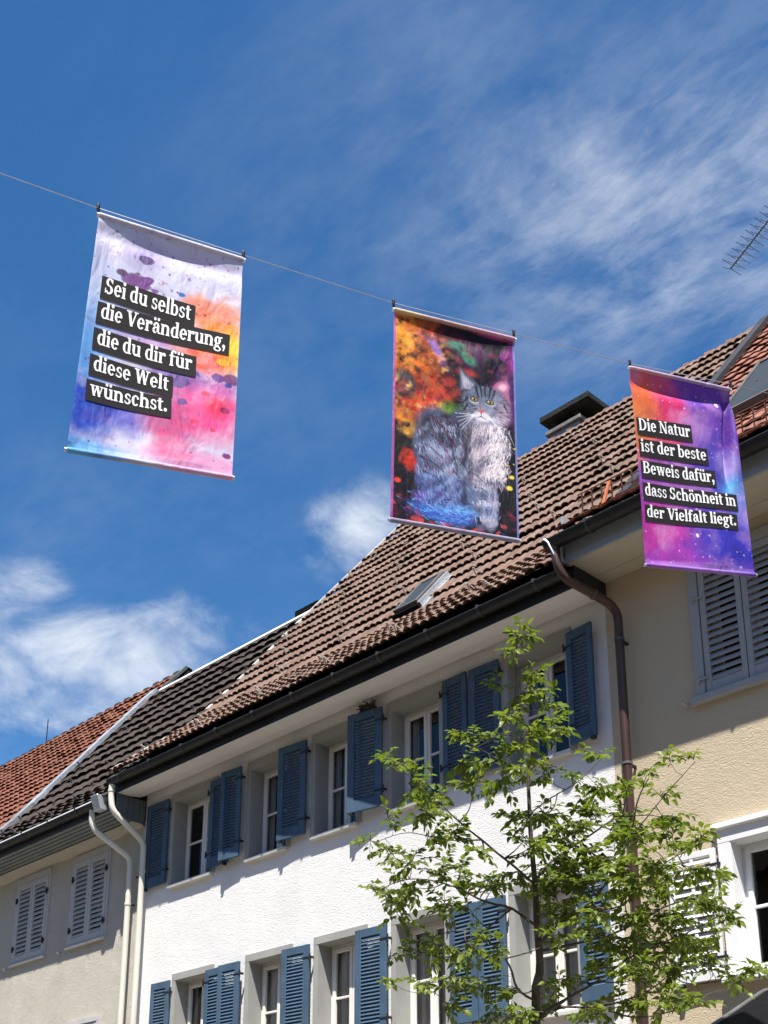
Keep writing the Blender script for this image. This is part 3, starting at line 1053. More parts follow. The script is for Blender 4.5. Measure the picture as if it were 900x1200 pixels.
def tiles(parent, prof, x0, x1, w, expo, meshes, limit=300, s0=0.0, clip=None, jit=0.008, s1=None, stuff_name='roof_tile'):
    L = s1 or prof_len(prof)
    n = int(round((L - s0) / expo))
    ex = (L - s0) / n
    cols = max(1, int(round((x1 - x0) / w)))
    cw = (x1 - x0) / cols
    items = []
    rnd = random.Random(int(abs(x0 * 100)))
    for r in range(n):
        s = s0 + r * ex
        y, z, th = seg_at(prof, min(s + ex * 0.3, L - 0.001))
        y, z, _ = seg_at(prof, s + 1e-4)
        wob = rnd.uniform(-jit, jit) * 1.5
        for k in range(cols):
            x = x0 + (k + 0.5) * cw
            if clip and not clip(x, y):
                continue
            M = Matrix.Translation((x, y, z)) @ Matrix.Rotation(th + rnd.uniform(-jit, jit), 4, 'X') @ Matrix.Rotation(rnd.uniform(-jit, jit) * 1.6, 4, 'Z') @ Matrix.Translation((0, rnd.uniform(-jit, jit) * 1.8 + wob - (0.035 if rnd.random() < .03 else 0), rnd.uniform(0, jit * 1.5) + (0.015 if rnd.random() < .04 else 0)))
            items.append((cam_dist((x, y, z)) + (0 if in_frame((x, y, z), 4) else 1000), M, rnd.randrange(len(meshes))))
    items.sort(key=lambda q: q[0])
    for d, M, k in items[:limit]:
        inst(stuff_name, meshes[k], M, parent)
    rest = items[limit:]
    if rest:
        V, F = [], []
        for d, M, k in rest:
            me = meshes[k]
            b = len(V)
            V += [tuple(M @ v.co) for v in me.vertices]
            F += [tuple(b + i for i in p.vertices) for p in me.polygons]
        mb = MB()
        mb.v, mb.f = V, F
        o = mb.build('roof_tiles', meshes[0].materials[0], parent, smooth=True)
        o['kind'] = 'stuff'


def deck(parent, prof, x0, x1, back=True, mat=None, drop=0.03):
    p = [(y, z - drop) for y, z in prof]
    m = MB().sheet(p, x0, x1)
    ry, rz = p[-1]
    if back:
        m.sheet([(ry, rz), (ry + 6.2, rz - 7.2)], x0, x1)
    for x in (x0, x1):
        m.face([(x, *q) for q in p] + ([(x, ry + 6.2, rz - 7.2)] if back else []) + [(x, ry + 6.2 if back else ry, p[0][1] - 2.5), (x, p[0][0], p[0][1])])
    return m.build('roof', mat or MT['deck'], parent)


PW = [(-0.63, 8.355), (0.92, 9.68), (5.70, 15.43)]
PB = [(-0.80, 8.62), (1.45, 10.32), (5.70, 15.43)]
PL = [(-0.66, 7.99), (0.85, 9.23), (4.04, 13.16)]
PR = [(-0.66, 7.99), (0.85, 9.23), (4.83, 14.02)]
roofW = deck(white_house, PW, XW0 - 0.05, -7.60)
m = MB().sheet([(y, z - .03) for y, z in PW[:2]], -7.6, XW1)
m.build('roof_slope', MT['deck'], white_house)
roofB = deck(beige_house, PB, -6.97, BX1 + .5, drop=0.035)
m = MB().sheet([(y, z - .035) for y, z in PB[1:]], -7.6, -6.97)
m.sheet([(5.70, 15.43), (11.9, 8.2)], -7.6, -6.97)
m.build('roof_slope', MT['deck'], beige_house)
m = MB().sheet([(0.92, 9.65), (1.45, 10.285)], -7.6, -6.97).build('roof_slope', MT['deck'], white_house)
roofL = deck(left_house, PL, -21.5, XW0 - 0.05)
roofR = deck(red_house, PR, -34, -21.5)

TW = [tile_mesh('roof_tile', 0.262, 0.56, 2, 0.031, MT['tile'], 0.066, i) for i in range(4)]
TD = [tile_mesh('roof_tile', 0.30, 0.52, 1, 0.030, MT['tile_dark'], 0.075, i) for i in range(2)]
TR = [tile_mesh('roof_tile', 0.21, 0.40, 1, 0.030, MT['tile_red'], 0.060, i) for i in range(2)]
TS = [tile_mesh('roof_tile', 0.20, 0.34, 1, 0.015, MT['tile_salmon'], 0.042, i) for i in range(2)]

SKX = (-11.05, -10.60)
flL = math.hypot(PW[1][0] - PW[0][0], PW[1][1] - PW[0][1])


def clipW(x, y):
    return not (SKX[0] - 0.02 < x < SKX[1] + 0.06 and 0.95 < y < 1.45)


tiles(roofW, PW, XW0 - 0.04, -7.62, 0.256, 0.478, TW, 300, s0=flL, clip=clipW)
tiles(roofW, PW[:2], XW0 - 0.04, XW1 + 0.0, 0.256, 0.345, TW, 0, s0=0.0)
tiles(roofW, [(0.92, 9.68), (1.40, 10.257)], -7.62, -6.98, 0.256, 0.40, TW, 0)
tiles(roofB, PB, -7.50, BX1, 0.20, 0.295, TS, 300, s0=math.hypot(2.25, 1.70), clip=lambda x, y: x > -7.50)
tiles(roofB, PB[:2], XW1 + 0.0, BX1, 0.20, 0.295, TS, 0)
tiles(roofL, PL, -21.3, XW0 - 0.06, 0.30, 0.455, TD, 0)
tiles(roofR, PR, -34, -21.62, 0.21, 0.33, TR, 0)

# metal valley strip between brown and salmon tiles, following the slope
def strip_on(prof, x0, x1, s0, s1, up, th, name, mat, parent, n=1):
    m = MB()
    for i in range(n):
        a, b = s0 + (s1 - s0) * i / n, s0 + (s1 - s0) * (i + 1) / n - 0.004
        ya, za, t0 = seg_at(prof, a + 1e-3)
        yb, zb, t1 = seg_at(prof, b)
        nv = Vector((0, -math.sin(t0), math.cos(t0)))
        P = [Vector((x, y, z)) + nv * h for (y, z, h0) in ((ya, za, 0), (yb, zb, 0)) for x in (x0, x1) for h in (up, up + th)]
        v = len(m.v)
        m.v += [tuple(p) for p in P]
        m.f += [tuple(v + q for q in f) for f in ((0, 2, 3, 1), (4, 5, 7, 6), (0, 1, 5, 4), (2, 6, 7, 3), (1, 3, 7, 5), (0, 4, 6, 2))]
    return m.build(name, mat, parent)


LB = prof_len(PB)
strip_on(PB, -7.66, -7.50, math.hypot(2.25, 1.70), LB, 0.03, 0.085, 'valley_flashing', MT['gutter_clip'], roofB)

# white house: verge mortar, ridge tiles
LWp = prof_len(PW)
random.seed(5)
nrow = 15
for i in range(nrow + 5):
    s = (0.05 + i * 0.345) if i < 6 else flL + (i - 5) * 0.478 - 0.2
    if s > LWp - 0.3:
        break
    y, z, th = seg_at(PW, s)
    m = MB()
    M = Matrix.Translation((XW0 - 0.05, y, z)) @ Matrix.Rotation(th, 4, 'X')
    ln = random.uniform(0.12, 0.22)
    if i > 12:
        break
    if i == 0 or i == 2:
        ln *= 1.2
    m.box(-0.03, 0.03 + random.uniform(0, 0.03), 0, ln, 0.02, 0.085 + random.uniform(0, 0.012), M)
    o = m.build('verge_mortar', MT['mortar'], roofW)
    bevel(o, 0.012, 2)
strip_on(PW, XW0 - 0.07, XW0 - 0.03, flL + 3.3, LWp - .2, 0.03, 0.06, 'verge_capping', MT['mortar'], roofW, 8)


def ridge_tiles(parent, x0, x1, y, z, L, r, mat, limit_frame=True):
    m = MB()
    n = 9
    rows = []
    for (xx, rr) in ((0, r * 1.38), (0.10, r * 1.30), (0.105, r), (L * 1.05, r * 0.93)):
        rows.append([(xx, rr * 1.15 * math.cos(math.pi * (i / (n - 1)) * 1.16 - 0.25), rr * math.sin(math.pi * (i / (n - 1)) * 1.16 - 0.25)) for i in range(n)])
    m.grid(rows)
    m.face([rows[0][i] for i in range(n)])
    me = m.mesh('ridge_tile', mat, True)
    x = x0
    while x < x1:
        inst('ridge_tile', me, Matrix.Translation((x, y + 0.02, z + random.uniform(-.006, .006))) @ Matrix.Rotation(random.uniform(-.02, .02), 4, 'Y'), parent)
        x += L


ridge_tiles(roofW, XW0 - 0.05, -7.7, 5.72, 15.40, 0.40, 0.085, MT['ridge'])
ridge_tiles(roofB, -7.68, BX1, 5.72, 15.40, 0.40, 0.085, MT['ridge'])
ridge_tiles(roofR, -34, -21.7, 4.85, 14.02, 0.40, 0.085, MT['tile_dark'])

# white metal ridge capping on the dark roof, with a flat black vent near its right end
m = MB().prism([(3.93, 13.13), (4.13, 13.13), (4.09, 13.20), (3.97, 13.20)], -21.3, XW0 - 0.3)
o = m.build('ridge_capping', MT['white_metal'], roofL)
m = MB().box(-17.12, -16.46, 4.2, 4.6, 13.38, 13.52).box(-17.0, -16.6, 4.3, 4.5, 12.9, 13.4)
o = m.build('roof_vent', MT['black'], roofL)
# flashing pieces between dark and red roofs
LLp = prof_len(PL)
LRp = prof_len(PR)
k = 0
s = 0.05
while s < LLp - 0.1:
    w0 = 0.28 if s < 3 else 0.22
    strip_on(PL, -21.62, -21.62 + w0, s, min(s + 0.445, LLp), 0.06 + 0.0, 0.07 + 0.004 * (k % 3), 'flashing', MT['zinc'] if s > 2.6 else MT['zinc_mid'], roofL)
    s += 0.45
    k += 1
strip_on(PR, -21.60, -21.50, LLp, LRp, 0.04, 0.06, 'verge_flashing', MT['zinc_dull'], roofR, 1)
# little white gable of the red house above the dark ridge
m = MB()
m.prism([(3.6, 12.45), (4.83, 13.92), (6.6, 11.9), (6.6, 11.5), (3.6, 11.5)], -21.56, -21.49)
m.build('gable_wall', MT['white_metal'], red_house)
m = MB()
for (a, b) in (((4.83, 14.0), (6.7, 11.85)),):
    d = Vector((0, b[0] - a[0], b[1] - a[1])).normalized()
    nn = Vector((0, -d.z, d.y)) * 0.04
    if nn.z < 0:
        nn = -nn
    P = [Vector((x, *a)) for x in (-21.62, -21.46)] + [Vector((x, *b)) for x in (-21.62, -21.46)]
    v = len(m.v)
    m.v += [tuple(p) for p in P] + [tuple(p + nn) for p in P]
    m.f += [(0, 1, 3, 2), (4, 6, 7, 5), (0, 4, 5, 1), (1, 5, 7, 3), (3, 7, 6, 2), (2, 6, 4, 0)]
m.build('verge_board', MT['black'], red_house)
MB().tube([(-27.7, 4.83, 14.0), (-27.7, 4.83, 14.75)], 0.012, 5).build('lightning_rod', MT['black'], roofR)

# snow hooks: small bent pale loops scattered in a quincunx
def hook_mesh(mat):
    m = MB()
    m.tube([(-0.012, -0.14, -0.05), (0.0, -0.14, 0.09), (0.01, -0.135, 0.09)], 0.0125, 5)
    m.tube([(0.01, -0.135, 0.09), (0.06, -0.11, -0.03)], 0.008, 5)
    return m.mesh('snow_hook', mat, True)


HK, HKD = hook_mesh(MT['hook']), hook_mesh(MT['zinc_dull'])


def hooks(parent, prof, x0, x1, dx, ss, me, lift=0.10, par=0):
    for r, s in enumerate(ss):
        y, z, th = seg_at(prof, s)
        x = x0 + (dx / 2 if (r + par) % 2 else 0) + 0.1 * math.sin(r * 3)
        while x < x1:
            if in_frame((x, y, z)):
                M = Matrix.Translation((x + random.uniform(-.05, .05), y, z)) @ Matrix.Rotation(th, 4, 'X') @ Matrix.Translation((0, 0, lift)) @ Matrix.Rotation(random.uniform(-.25, .25), 4, 'Z')
                inst('snow_hook', me, M, parent)
            x += dx


hooks(roofW, PW, XW0 + 0.4, -7.8, 1.35, [0.55, 1.25, flL + 0.55, flL + 1.5, flL + 2.45, flL + 3.4, flL + 4.85], HK)
hooks(roofL, PL, -21.0, XW0 - .2, 1.25, [0.35, 1.35, 2.25, 3.2, 4.1, 5.0], HKD, 0.08)
HS = hook_mesh(MT['orange_iron'])
hooks(roofB, PB, -7.0, -4.5, 1.2, [4.2, 5.1], HS, 0.06)

# skylight
y0, z0, th = seg_at(PW, flL + 0.18)
M = Matrix.Translation((SKX[0], y0, z0)) @ Matrix.Rotation(th, 4, 'X')
wS, hS = SKX[1] - SKX[0], 0.85
m = MB()
m.box(0, 0.05, 0, hS, 0.03, 0.20, M)
m.box(wS - 0.05, wS, 0, hS, 0.03, 0.20, M)
m.box(0.05, wS - 0.05, 0, 0.05, 0.031, 0.199, M)
m.box(0.05, wS - 0.05, hS - 0.05, hS, 0.031, 0.199, M)
sk = m.build('skylight', MT['zinc_dull'], roofW); bevel(sk, 0.006)
m = MB().face([tuple(M @ Vector(p)) for p in ((0.05, 0.05, 0.185), (wS - 0.05, 0.05, 0.185), (wS - 0.05, hS - 0.05, 0.185), (0.05, hS - 0.05, 0.185))])
mm, T_, b_, _o = new_mat('skylight glass')
T_.put(b_.inputs['Base Color'], T_.mix(T_.noise(None, 2.0), (0.030, 0.036, 0.040), (0.05, 0.058, 0.062)))
b_.inputs['Roughness'].default_value = 0.45
b_.inputs['Specular IOR Level'].default_value = 0.2
MT['skyglass'] = mm
m.build('skylight_pane', mm, roofW)
m = MB().box(wS + 0.002, wS + 0.07, -0.04, hS + 0.06, 0.05, 0.085, M).box(wS + 0.004, wS + 0.03, -0.02, hS + 0.05, 0.09, 0.165, M)
o = m.build('skylight_flashing', MT['zinc'], roofW)
MB().box(-0.02, wS + 0.03, -0.07, -0.002, 0.02, 0.15, M).build('skylight_apron', MT['black'], roofW)

# large dark roof window on the beige house, set low on its steep slope
sB = math.hypot(2.25, 1.70)
yB, zB, thB = seg_at(PB, sB + 1.25)
M = Matrix.Translation((-6.66, yB, zB)) @ Matrix.Rotation(thB, 4, 'X')
m = MB().box(0, 0.06, 0, 1.9, 0.05, 0.16, M).box(0.06, 2.2, 0, 0.05, 0.051, 0.159, M).box(0.06, 2.2, 1.85, 1.9, 0.051, 0.159, M).box(2.2, 2.26, 0, 1.9, 0.05, 0.16, M)
rw = m.build('roof_window', MT['zinc_dull'], roofB)
MB().face([tuple(M @ Vector(p)) for p in ((0.06, 0.05, 0.14), (2.2, 0.05, 0.14), (2.2, 1.85, 0.14), (0.06, 1.85, 0.14))]).build('roof_window_pane', MT['skyglass'], roofB)

# snow fence low on the beige eave
fe = MB()
yF, zF, tF = seg_at(PB, 0.42)
nF = 46
for k in range(nF):
    x = -6.85 + k * 0.125
    fe.box(x - 0.006, x + 0.006, yF - 0.006, yF + 0.006, zF + 0.04, zF + 0.33)
for zz in (0.08, 0.165, 0.25, 0.32):
    fe.box(-6.9, -1.0, yF - 0.010, yF - 0.002, zF + zz - 0.006, zF + zz + 0.006)
fo = fe.build('snow_fence', MT['iron'], beige_house)
for k in range(6):
    x = -6.5 + k * 1.18
    MB().box(x - 0.018, x + 0.018, -0.008, 0.008, 0.0, 0.36, Matrix.Translation((0, yF - 0.13, zF - 0.02)) @ Matrix.Rotation(R(-22), 4, 'X')).build('fence_bracket', MT['orange_iron'], fo)

# chimney behind the white ridge
ch = thing('chimney', 'short grey-blue chimney with wide sooty cowl standing on the brown roof ridge', 'chimney', (-11.75, 6.25, 14.5))
CHX = 0.0
m = MB().box(-12.08, -11.42, 5.92, 6.58, 14.2, 15.78).build('stack', MT['chimney'], ch)
m = MB().box(-12.14, -11.34, 5.86, 6.64, 15.78, 15.87).build('slab', MT['concrete'], ch); bevel(m, 0.015)
m = MB()
for x in (-12.02, -11.52):
    for y in (5.98, 6.46):
        m.box(x, x + 0.07, y, y + 0.07, 15.87, 16.16)
m.box(-11.93, -11.57, 6.08, 6.42, 15.87, 16.03)
m.build('cowl_post', MT['soot'], ch)
m = MB()
a, b, c_, d_ = -12.20, -11.10, 5.80, 6.78
z0, z1, zt = 16.06, 16.17, 16.44
m.prism([(a, c_), (b, c_), (b, d_), (a, d_)], z0, z1, 'Z')
A = [(a, c_, z1), (b, c_, z1), (b, d_, z1), (a, d_, z1)]
Bq = [(a + .42, c_ + .4, zt), (b - .42, c_ + .4, zt), (b - .42, d_ - .4, zt), (a + .42, d_ - .4, zt)]
for i in range(4):
    j = (i + 1) % 4
    m.face([A[i], A[j], Bq[j], Bq[i]])
m.face(Bq)
o = m.build('cowl', MT['soot'], ch); bevel(o, 0.012, 2)

# ------------------------------------------------------------------ TV antenna
an = thing('tv_antenna', 'rooftop comb-like television aerial with many short rods against the sky', 'antenna', (-7.2, 6.6, 15.0))
p0 = Vector((-8.55, 6.55, 17.64)); p1 = Vector((-6.9, 6.05, 18.05))
bd = (p1 - p0).normalized()
MB().tube([p0, p1], 0.014, 6).build('boom', MT['antenna'], an, smooth=True)
MB().tube([(-7.25, 6.2, 15.2), (-7.25, 6.2, 18.4)], 0.024, 8).build('mast', MT['antenna'], an, smooth=True)
MB().tube([p0 + bd * 1.25 + Vector((0, 0, -.02)), Vector((-7.25, 6.2, 17.6))], 0.012, 6).build('stay', MT['antenna'], an)
pd = bd.cross(Vector((0, 0, 1))).normalized()
for k in range(14):
    c = p0 + bd * (0.03 + k * 0.118)
    m = MB()
    for sg in (1, -1):
        q = c + Vector((0, 0, 0.045 * sg))
        m.tube([c, q], 0.006, 5)
        m.tube([q, q + pd * 0.13 + Vector((0, 0, 0.03 * sg)), q + pd * 0.20 + Vector((0, 0, 0.035 * sg))], 0.0055, 5)
        m.tube([q, q - pd * 0.13 + Vector((0, 0, 0.03 * sg)), q - pd * 0.20 + Vector((0, 0, 0.035 * sg))], 0.0055, 5)
    m.build('director', MT['antenna'], an)

# ------------------------------------------------------------------ awning, lower right
aw = thing('awning', 'black sloping awning with rounded grey edge rail at the lower right corner', 'awning', (-4.6, 0, 3.6))
pa, pb = Vector((-5.49, -0.12, 3.765)), Vector((-5.49, -1.6, 3.07))
m = MB()
d = (pb - pa)
nn = Vector((0, -d.z, d.y)).normalized()
if nn.z < 0:
    nn = -nn
P = [pa, pb, pb + Vector((3, 0, 0)), pa + Vector((3, 0, 0))]
v = [tuple(p) for p in P] + [tuple(p - nn * 0.03) for p in P]
m.v = v
m.f = [(0, 1, 2, 3), (7, 6, 5, 4), (0, 4, 5, 1), (1, 5, 6, 2), (2, 6, 7, 3), (3, 7, 4, 0)]
m.build('awning_fabric', MT['black'], aw)
m = MB().tube(bend_pts([pa + Vector((0.6, 0.05, 0.02)), pa + Vector((0.0, 0.02, 0.01)), pb + Vector((-.01, 0, 0))], 0.07), 0.022, 8)
m.build('edge_rail', MT['zinc_dull'], aw, smooth=True)
MB().prism([(-0.12, 3.74), (-1.6, 3.04), (-1.6, 2.85), (-0.12, 2.6)], -5.47, -5.45).build('side_valance', MT['black'], aw)
MB().tube([pb, pb + Vector((3, 0, 0))], 0.03, 8).build('front_bar', MT['zinc_dull'], aw, smooth=True)

# ------------------------------------------------------------------ banners
QB = [
    [(-5.3566, -7.0929, 7.3134), (-5.0134, -6.3078, 7.2665), (-4.9564, -6.3632, 5.7034), (-5.3559, -7.1645, 5.6953)],
    [(-4.9944, -5.0563, 7.6433), (-4.6068, -4.2710, 7.6228), (-4.6293, -4.2790, 6.0439), (-5.0295, -5.0658, 6.0397)],
    [(-4.4305, -3.1392, 7.9146), (-4.0572, -2.3617, 7.9273), (-4.0519, -2.2661, 6.3581), (-4.4644, -3.0598, 6.2936)]]


def vnoise(x, y, seed):
    xi, yi = np.floor(x).astype(int), np.floor(y).astype(int)
    xf, yf = x - xi, y - yi
    rs = np.random.RandomState(seed)
    T = rs.rand(64, 64)
    g = lambda a, b: T[a % 64, b % 64]
    u, v = xf * xf * (3 - 2 * xf), yf * yf * (3 - 2 * yf)
    return (g(xi, yi) * (1 - u) + g(xi + 1, yi) * u) * (1 - v) + (g(xi, yi + 1) * (1 - u) + g(xi + 1, yi + 1) * u) * v


def fbm(x, y, seed, o=5):
    r = np.zeros_like(x)
    a, t = 1.0, 0.0
    for i in range(o):
        r += a * vnoise(x * 2 ** i + 7.3 * i, y * 2 ** i + 3.1 * i, seed + i)
        t += a
        a *= 0.55
    return r / t


def srgb(c):
    c = np.asarray(c, float) / 255.0
    return np.where(c <= 0.04045, c / 12.92, ((c + 0.055) / 1.055) ** 2.4)


class Canvas:
    """paints a flat print in units of banner width (x 0..1, y 0..H/W)"""
    def __init__(self, nu, nv, asp):
        self.x, self.y = np.meshgrid(np.linspace(0, 1, nu), np.linspace(0, asp, nv))
        self.c = np.ones((nv, nu, 3)) * 0.8
        self.asp = asp

    def lay(self, a, col):
        a = np.clip(a, 0, 1)[..., None]
        self.c = self.c * (1 - a) + srgb(col) * a

    def blob(self, cx, cy, rx, ry, col, a=1.0, soft=0.5, wob=0.0, seed=1, rot=0.0, ws=6):
        dx, dy = self.x - cx, self.y - cy
        cr, sr = math.cos(rot), math.sin(rot)
        ex, ey = (dx * cr + dy * sr) / rx, (-dx * sr + dy * cr) / ry
        r = np.sqrt(ex * ex + ey * ey)
        if wob:
            r = r + (fbm(self.x * ws, self.y * ws, seed) - 0.5) * wob
        self.lay(a * np.clip((1 - r) / soft, 0, 1), col)

    def stroke(self, x0, y0, x1, y1, w, col, a=1.0):
        dx, dy = x1 - x0, y1 - y0
        L = math.hypot(dx, dy) + 1e-9
        xm, xM = sorted((x0, x1)); ym, yM = sorted((y0, y1))
        nu, nv = self.x.shape[1], self.x.shape[0]
        i0, i1 = max(0, int((xm - w * 1.5) * (nu - 1))), min(nu, int((xM + w * 1.5) * (nu - 1)) + 2)
        j0, j1 = max(0, int((ym - w * 1.5) / self.asp * (nv - 1))), min(nv, int((yM + w * 1.5) / self.asp * (nv - 1)) + 2)
        if i0 >= i1 or j0 >= j1:
            return
        X, Y = self.x[j0:j1, i0:i1], self.y[j0:j1, i0:i1]
        t = np.clip(((X - x0) * dx + (Y - y0) * dy) / L ** 2, 0, 1)
        d = np.hypot(X - x0 - dx * t, Y - y0 - dy * t)
        m = (np.clip(1.4 - d / (w * (1 - 0.6 * t)), 0, 1) * a)[..., None]
        self.c[j0:j1, i0:i1] = self.c[j0:j1, i0:i1] * (1 - m) + srgb(col) * m


ASP = 1.6 / 0.88


def paint_watercolour():
    C = Canvas(200, 360, ASP)
    x, y = C.x, C.y
    C.c[:] = srgb((225, 222, 240))
    C.lay(fbm(x * 3, y * 3, 3) * 0.8 - 0.1, (196, 192, 228))
    C.blob(0.30, 0.20, .25, .16, (120, 90, 170), .55, .9, 1.2, 4)
    C.blob(0.75, 0.12, .3, .12, (205, 190, 225), .7, .9, 1.0, 6)
    C.blob(0.12, 0.75, .25, .55, (150, 195, 235), .75, .9, .9, 7)
    C.blob(0.04, 1.10, .22, .45, (90, 165, 230), .85, .8, .8, 8)
    C.blob(0.45, 0.85, .4, .3, (190, 120, 200), .7, .9, .8, 9)
    C.blob(0.74, 0.62, .22, .12, (245, 160, 160), .7, .7, .9, 10)
    C.blob(0.86, 0.70, .34, .34, (248, 150, 40), 1, .55, 1.1, 11)
    C.blob(0.80, 0.52, .22, .12, (240, 140, 110), .8, .5, 1.3, 111)
    C.blob(0.97, 0.82, .16, .26, (255, 222, 70), .9, .7, .6, 12)
    C.blob(0.80, 0.95, .22, .16, (240, 80, 40), .9, .6, .9, 13)
    C.blob(0.68, 0.78, .3, .08, (225, 70, 130), .6, .8, .9, 14)
    C.blob(0.62, 1.16, .25, .20, (110, 70, 170), .85, .5, .9, 15)
    C.blob(0.88, 1.15, .2, .12, (200, 120, 200), .8, .6, .9, 16)
    C.blob(0.78, 1.38, .4, .28, (245, 90, 160), .95, .6, .8, 17)
    C.blob(0.58, 1.48, .22, .2, (190, 40, 130), .85, .6, .9, 18)
    C.blob(0.88, 1.30, .12, .12, (255, 60, 90), .8, .6, .9, 19)
    C.blob(0.10, 1.45, .34, .26, (45, 95, 205), .95, .5, .9, 20)
    C.blob(0.20, 1.40, .16, .14, (28, 60, 160), .8, .6, .9, 21)
    C.blob(0.36, 1.52, .16, .16, (110, 90, 200), .7, .7, .9, 22)
    C.blob(0.80, 1.74, .45, .12, (250, 175, 215), .9, .6, .7, 23)
    C.blob(0.12, 1.78, .3, .1, (110, 190, 240), .9, .6, .7, 24)
    C.blob(0.96, 1.05, .06, .05, (120, 50, 120), .9, .3, .8, 25)
    # hard-edged spills
    for (cx, cy, r, col) in ((.30, .44, .085, (130, 70, 150)), (.20, .40, .04, (90, 40, 110)), (.37, .40, .045, (140, 80, 165)), (.34, .24, .05, (90, 60, 130)), (.42, .47, .03, (160, 110, 190)),
                             (.62, 1.14, .07, (100, 60, 155)), (.72, 1.06, .045, (90, 70, 165)), (.88, 1.06, .05, (130, 80, 165)), (.94, 1.10, .03, (80, 90, 175)),
                             (.66, 1.30, .04, (120, 70, 165)), (.93, 1.31, .03, (150, 30, 110)), (.96, 1.66, .032, (150, 50, 140)), (.30, 1.32, .022, (70, 60, 170)),
                             (.90, .92, .05, (255, 190, 40)), (.76, .56, .012, (160, 60, 80)), (.60, .44, .022, (60, 130, 210)), (.57, .43, .010, (60, 60, 140)),
                             (.85, .69, .020, (60, 140, 215)), (.63, .55, .020, (60, 140, 215)), (.10, .95, .014, (40, 30, 110)), (.12, 1.0, .01, (40, 30, 110)),
                             (.80, 1.20, .03, (230, 70, 110)), (.74, 1.44, .03, (235, 60, 110)), (.55, 1.38, .03, (200, 60, 150)), (.86, 1.48, .02, (240, 80, 120)), (.70, .88, .04, (235, 90, 90))):
        C.blob(cx, cy, r, r * .75, tuple(v * .75 for v in col), .8, .12, 1.1, int(cx * 999), ws=14)
        C.blob(cx, cy, r * .86, r * .65, col, .9, .2, 1.1, int(cx * 999), ws=14)
    rs = np.random.RandomState(5)
    n9 = fbm(x * 9, y * 9, 77)
    C.lay((n9 - .58) * 1.6 * (y > .5) * (y < 1.45), (250, 235, 245))
    C.lay((fbm(x * 7, y * 7, 78) - .5) * 2.0 * (y > 1.2) * (x < .45), (30, 70, 190))
    C.lay((fbm(x * 7, y * 7, 79) - .5) * 2.0 * (y > 1.2) * (x > .45), (235, 50, 130))
    C.lay((.42 - n9) * 1.6 * (y > .9), (120, 50, 150))
    for i in range(190):
        cx, cy = rs.rand(), rs.rand() * ASP
        cy = cy if rs.rand() > .4 else rs.rand() * .7
        r = rs.uniform(.004, .013)
        col = [(110, 70, 150), (60, 110, 200), (200, 60, 110), (90, 60, 130)][rs.randint(4)]
        C.stroke(cx, cy, cx + 1e-3, cy, r, col, rs.uniform(.4, .9))
    C.c = np.clip(C.c ** 1.15 * 1.05, 0, .93)
    return C


def paint_galaxy():
    C = Canvas(200, 360, ASP)
    x, y = C.x, C.y
    C.c[:] = srgb((120, 70, 185))
    C.blob(.05, .40, .45, .65, (244, 120, 50), .98, .6, .5, 31)
    C.blob(-.02, .15, .25, .35, (225, 50, 60), .95, .6, .4, 32)
    C.blob(.36, .34, .27, .36, (225, 45, 110), .95, .7, .7, 33)
    C.blob(.03, .48, .24, .45, (248, 140, 60), .9, .8, .5, 330)
    C.blob(.33, .62, .25, .22, (245, 80, 80), .5, .8, .7, 34)
    C.blob(.30, 1.05, .4, .5, (205, 120, 200), .6, .9, .7, 35)
    C.blob(.62, .45, .18, .28, (195, 140, 215), .85, .8, .9, 36)
    C.blob(.85, .2, .4, .3, (100, 55, 165), .8, .8, .7, 37)
    C.blob(.80, .85, .35, .45, (75, 70, 185), .85, .7, .7, 38)
    C.blob(.10, 1.50, .5, .45, (205, 60, 165), .95, .7, .5, 39)
    C.blob(.30, 1.75, .35, .25, (170, 60, 180), .8, .7, .7, 40)
    C.blob(.85, 1.45, .5, .45, (55, 55, 185), .95, .6, .7, 41)
    C.blob(.92, 1.02, .18, .26, (70, 170, 235), .95, .7, .8, 42)
    C.blob(.99, 1.20, .14, .3, (60, 120, 225), .8, .7, .8, 43)
    C.blob(.88, .78, .14, .16, (190, 170, 235), .7, .8, .9, 44)
    n = fbm(x * 5, y * 5, 45)
    C.lay((n - .5) * 1.3, (235, 175, 230))
    C.lay((.42 - n) * 1.6, (50, 30, 120))
    C.blob(.5, 1.8, .7, .06, (190, 150, 235), .7, .8, .5, 46)
    rs = np.random.RandomState(8)
    for i in range(130):
        cx, cy = rs.rand(), rs.rand() * ASP
        r = rs.uniform(.003, .007) if i > 10 else rs.uniform(.008, .014)
        C.stroke(cx, cy, cx + 1e-3, cy + rs.uniform(0, .01), r, (245, 235, 255), rs.uniform(.4, .95))
    C.blob(.86, .17, .02, .03, (255, 250, 255), 1, .4)
    C.blob(.50, 1.50, .017, .022, (255, 250, 255), 1, .4)
    return C


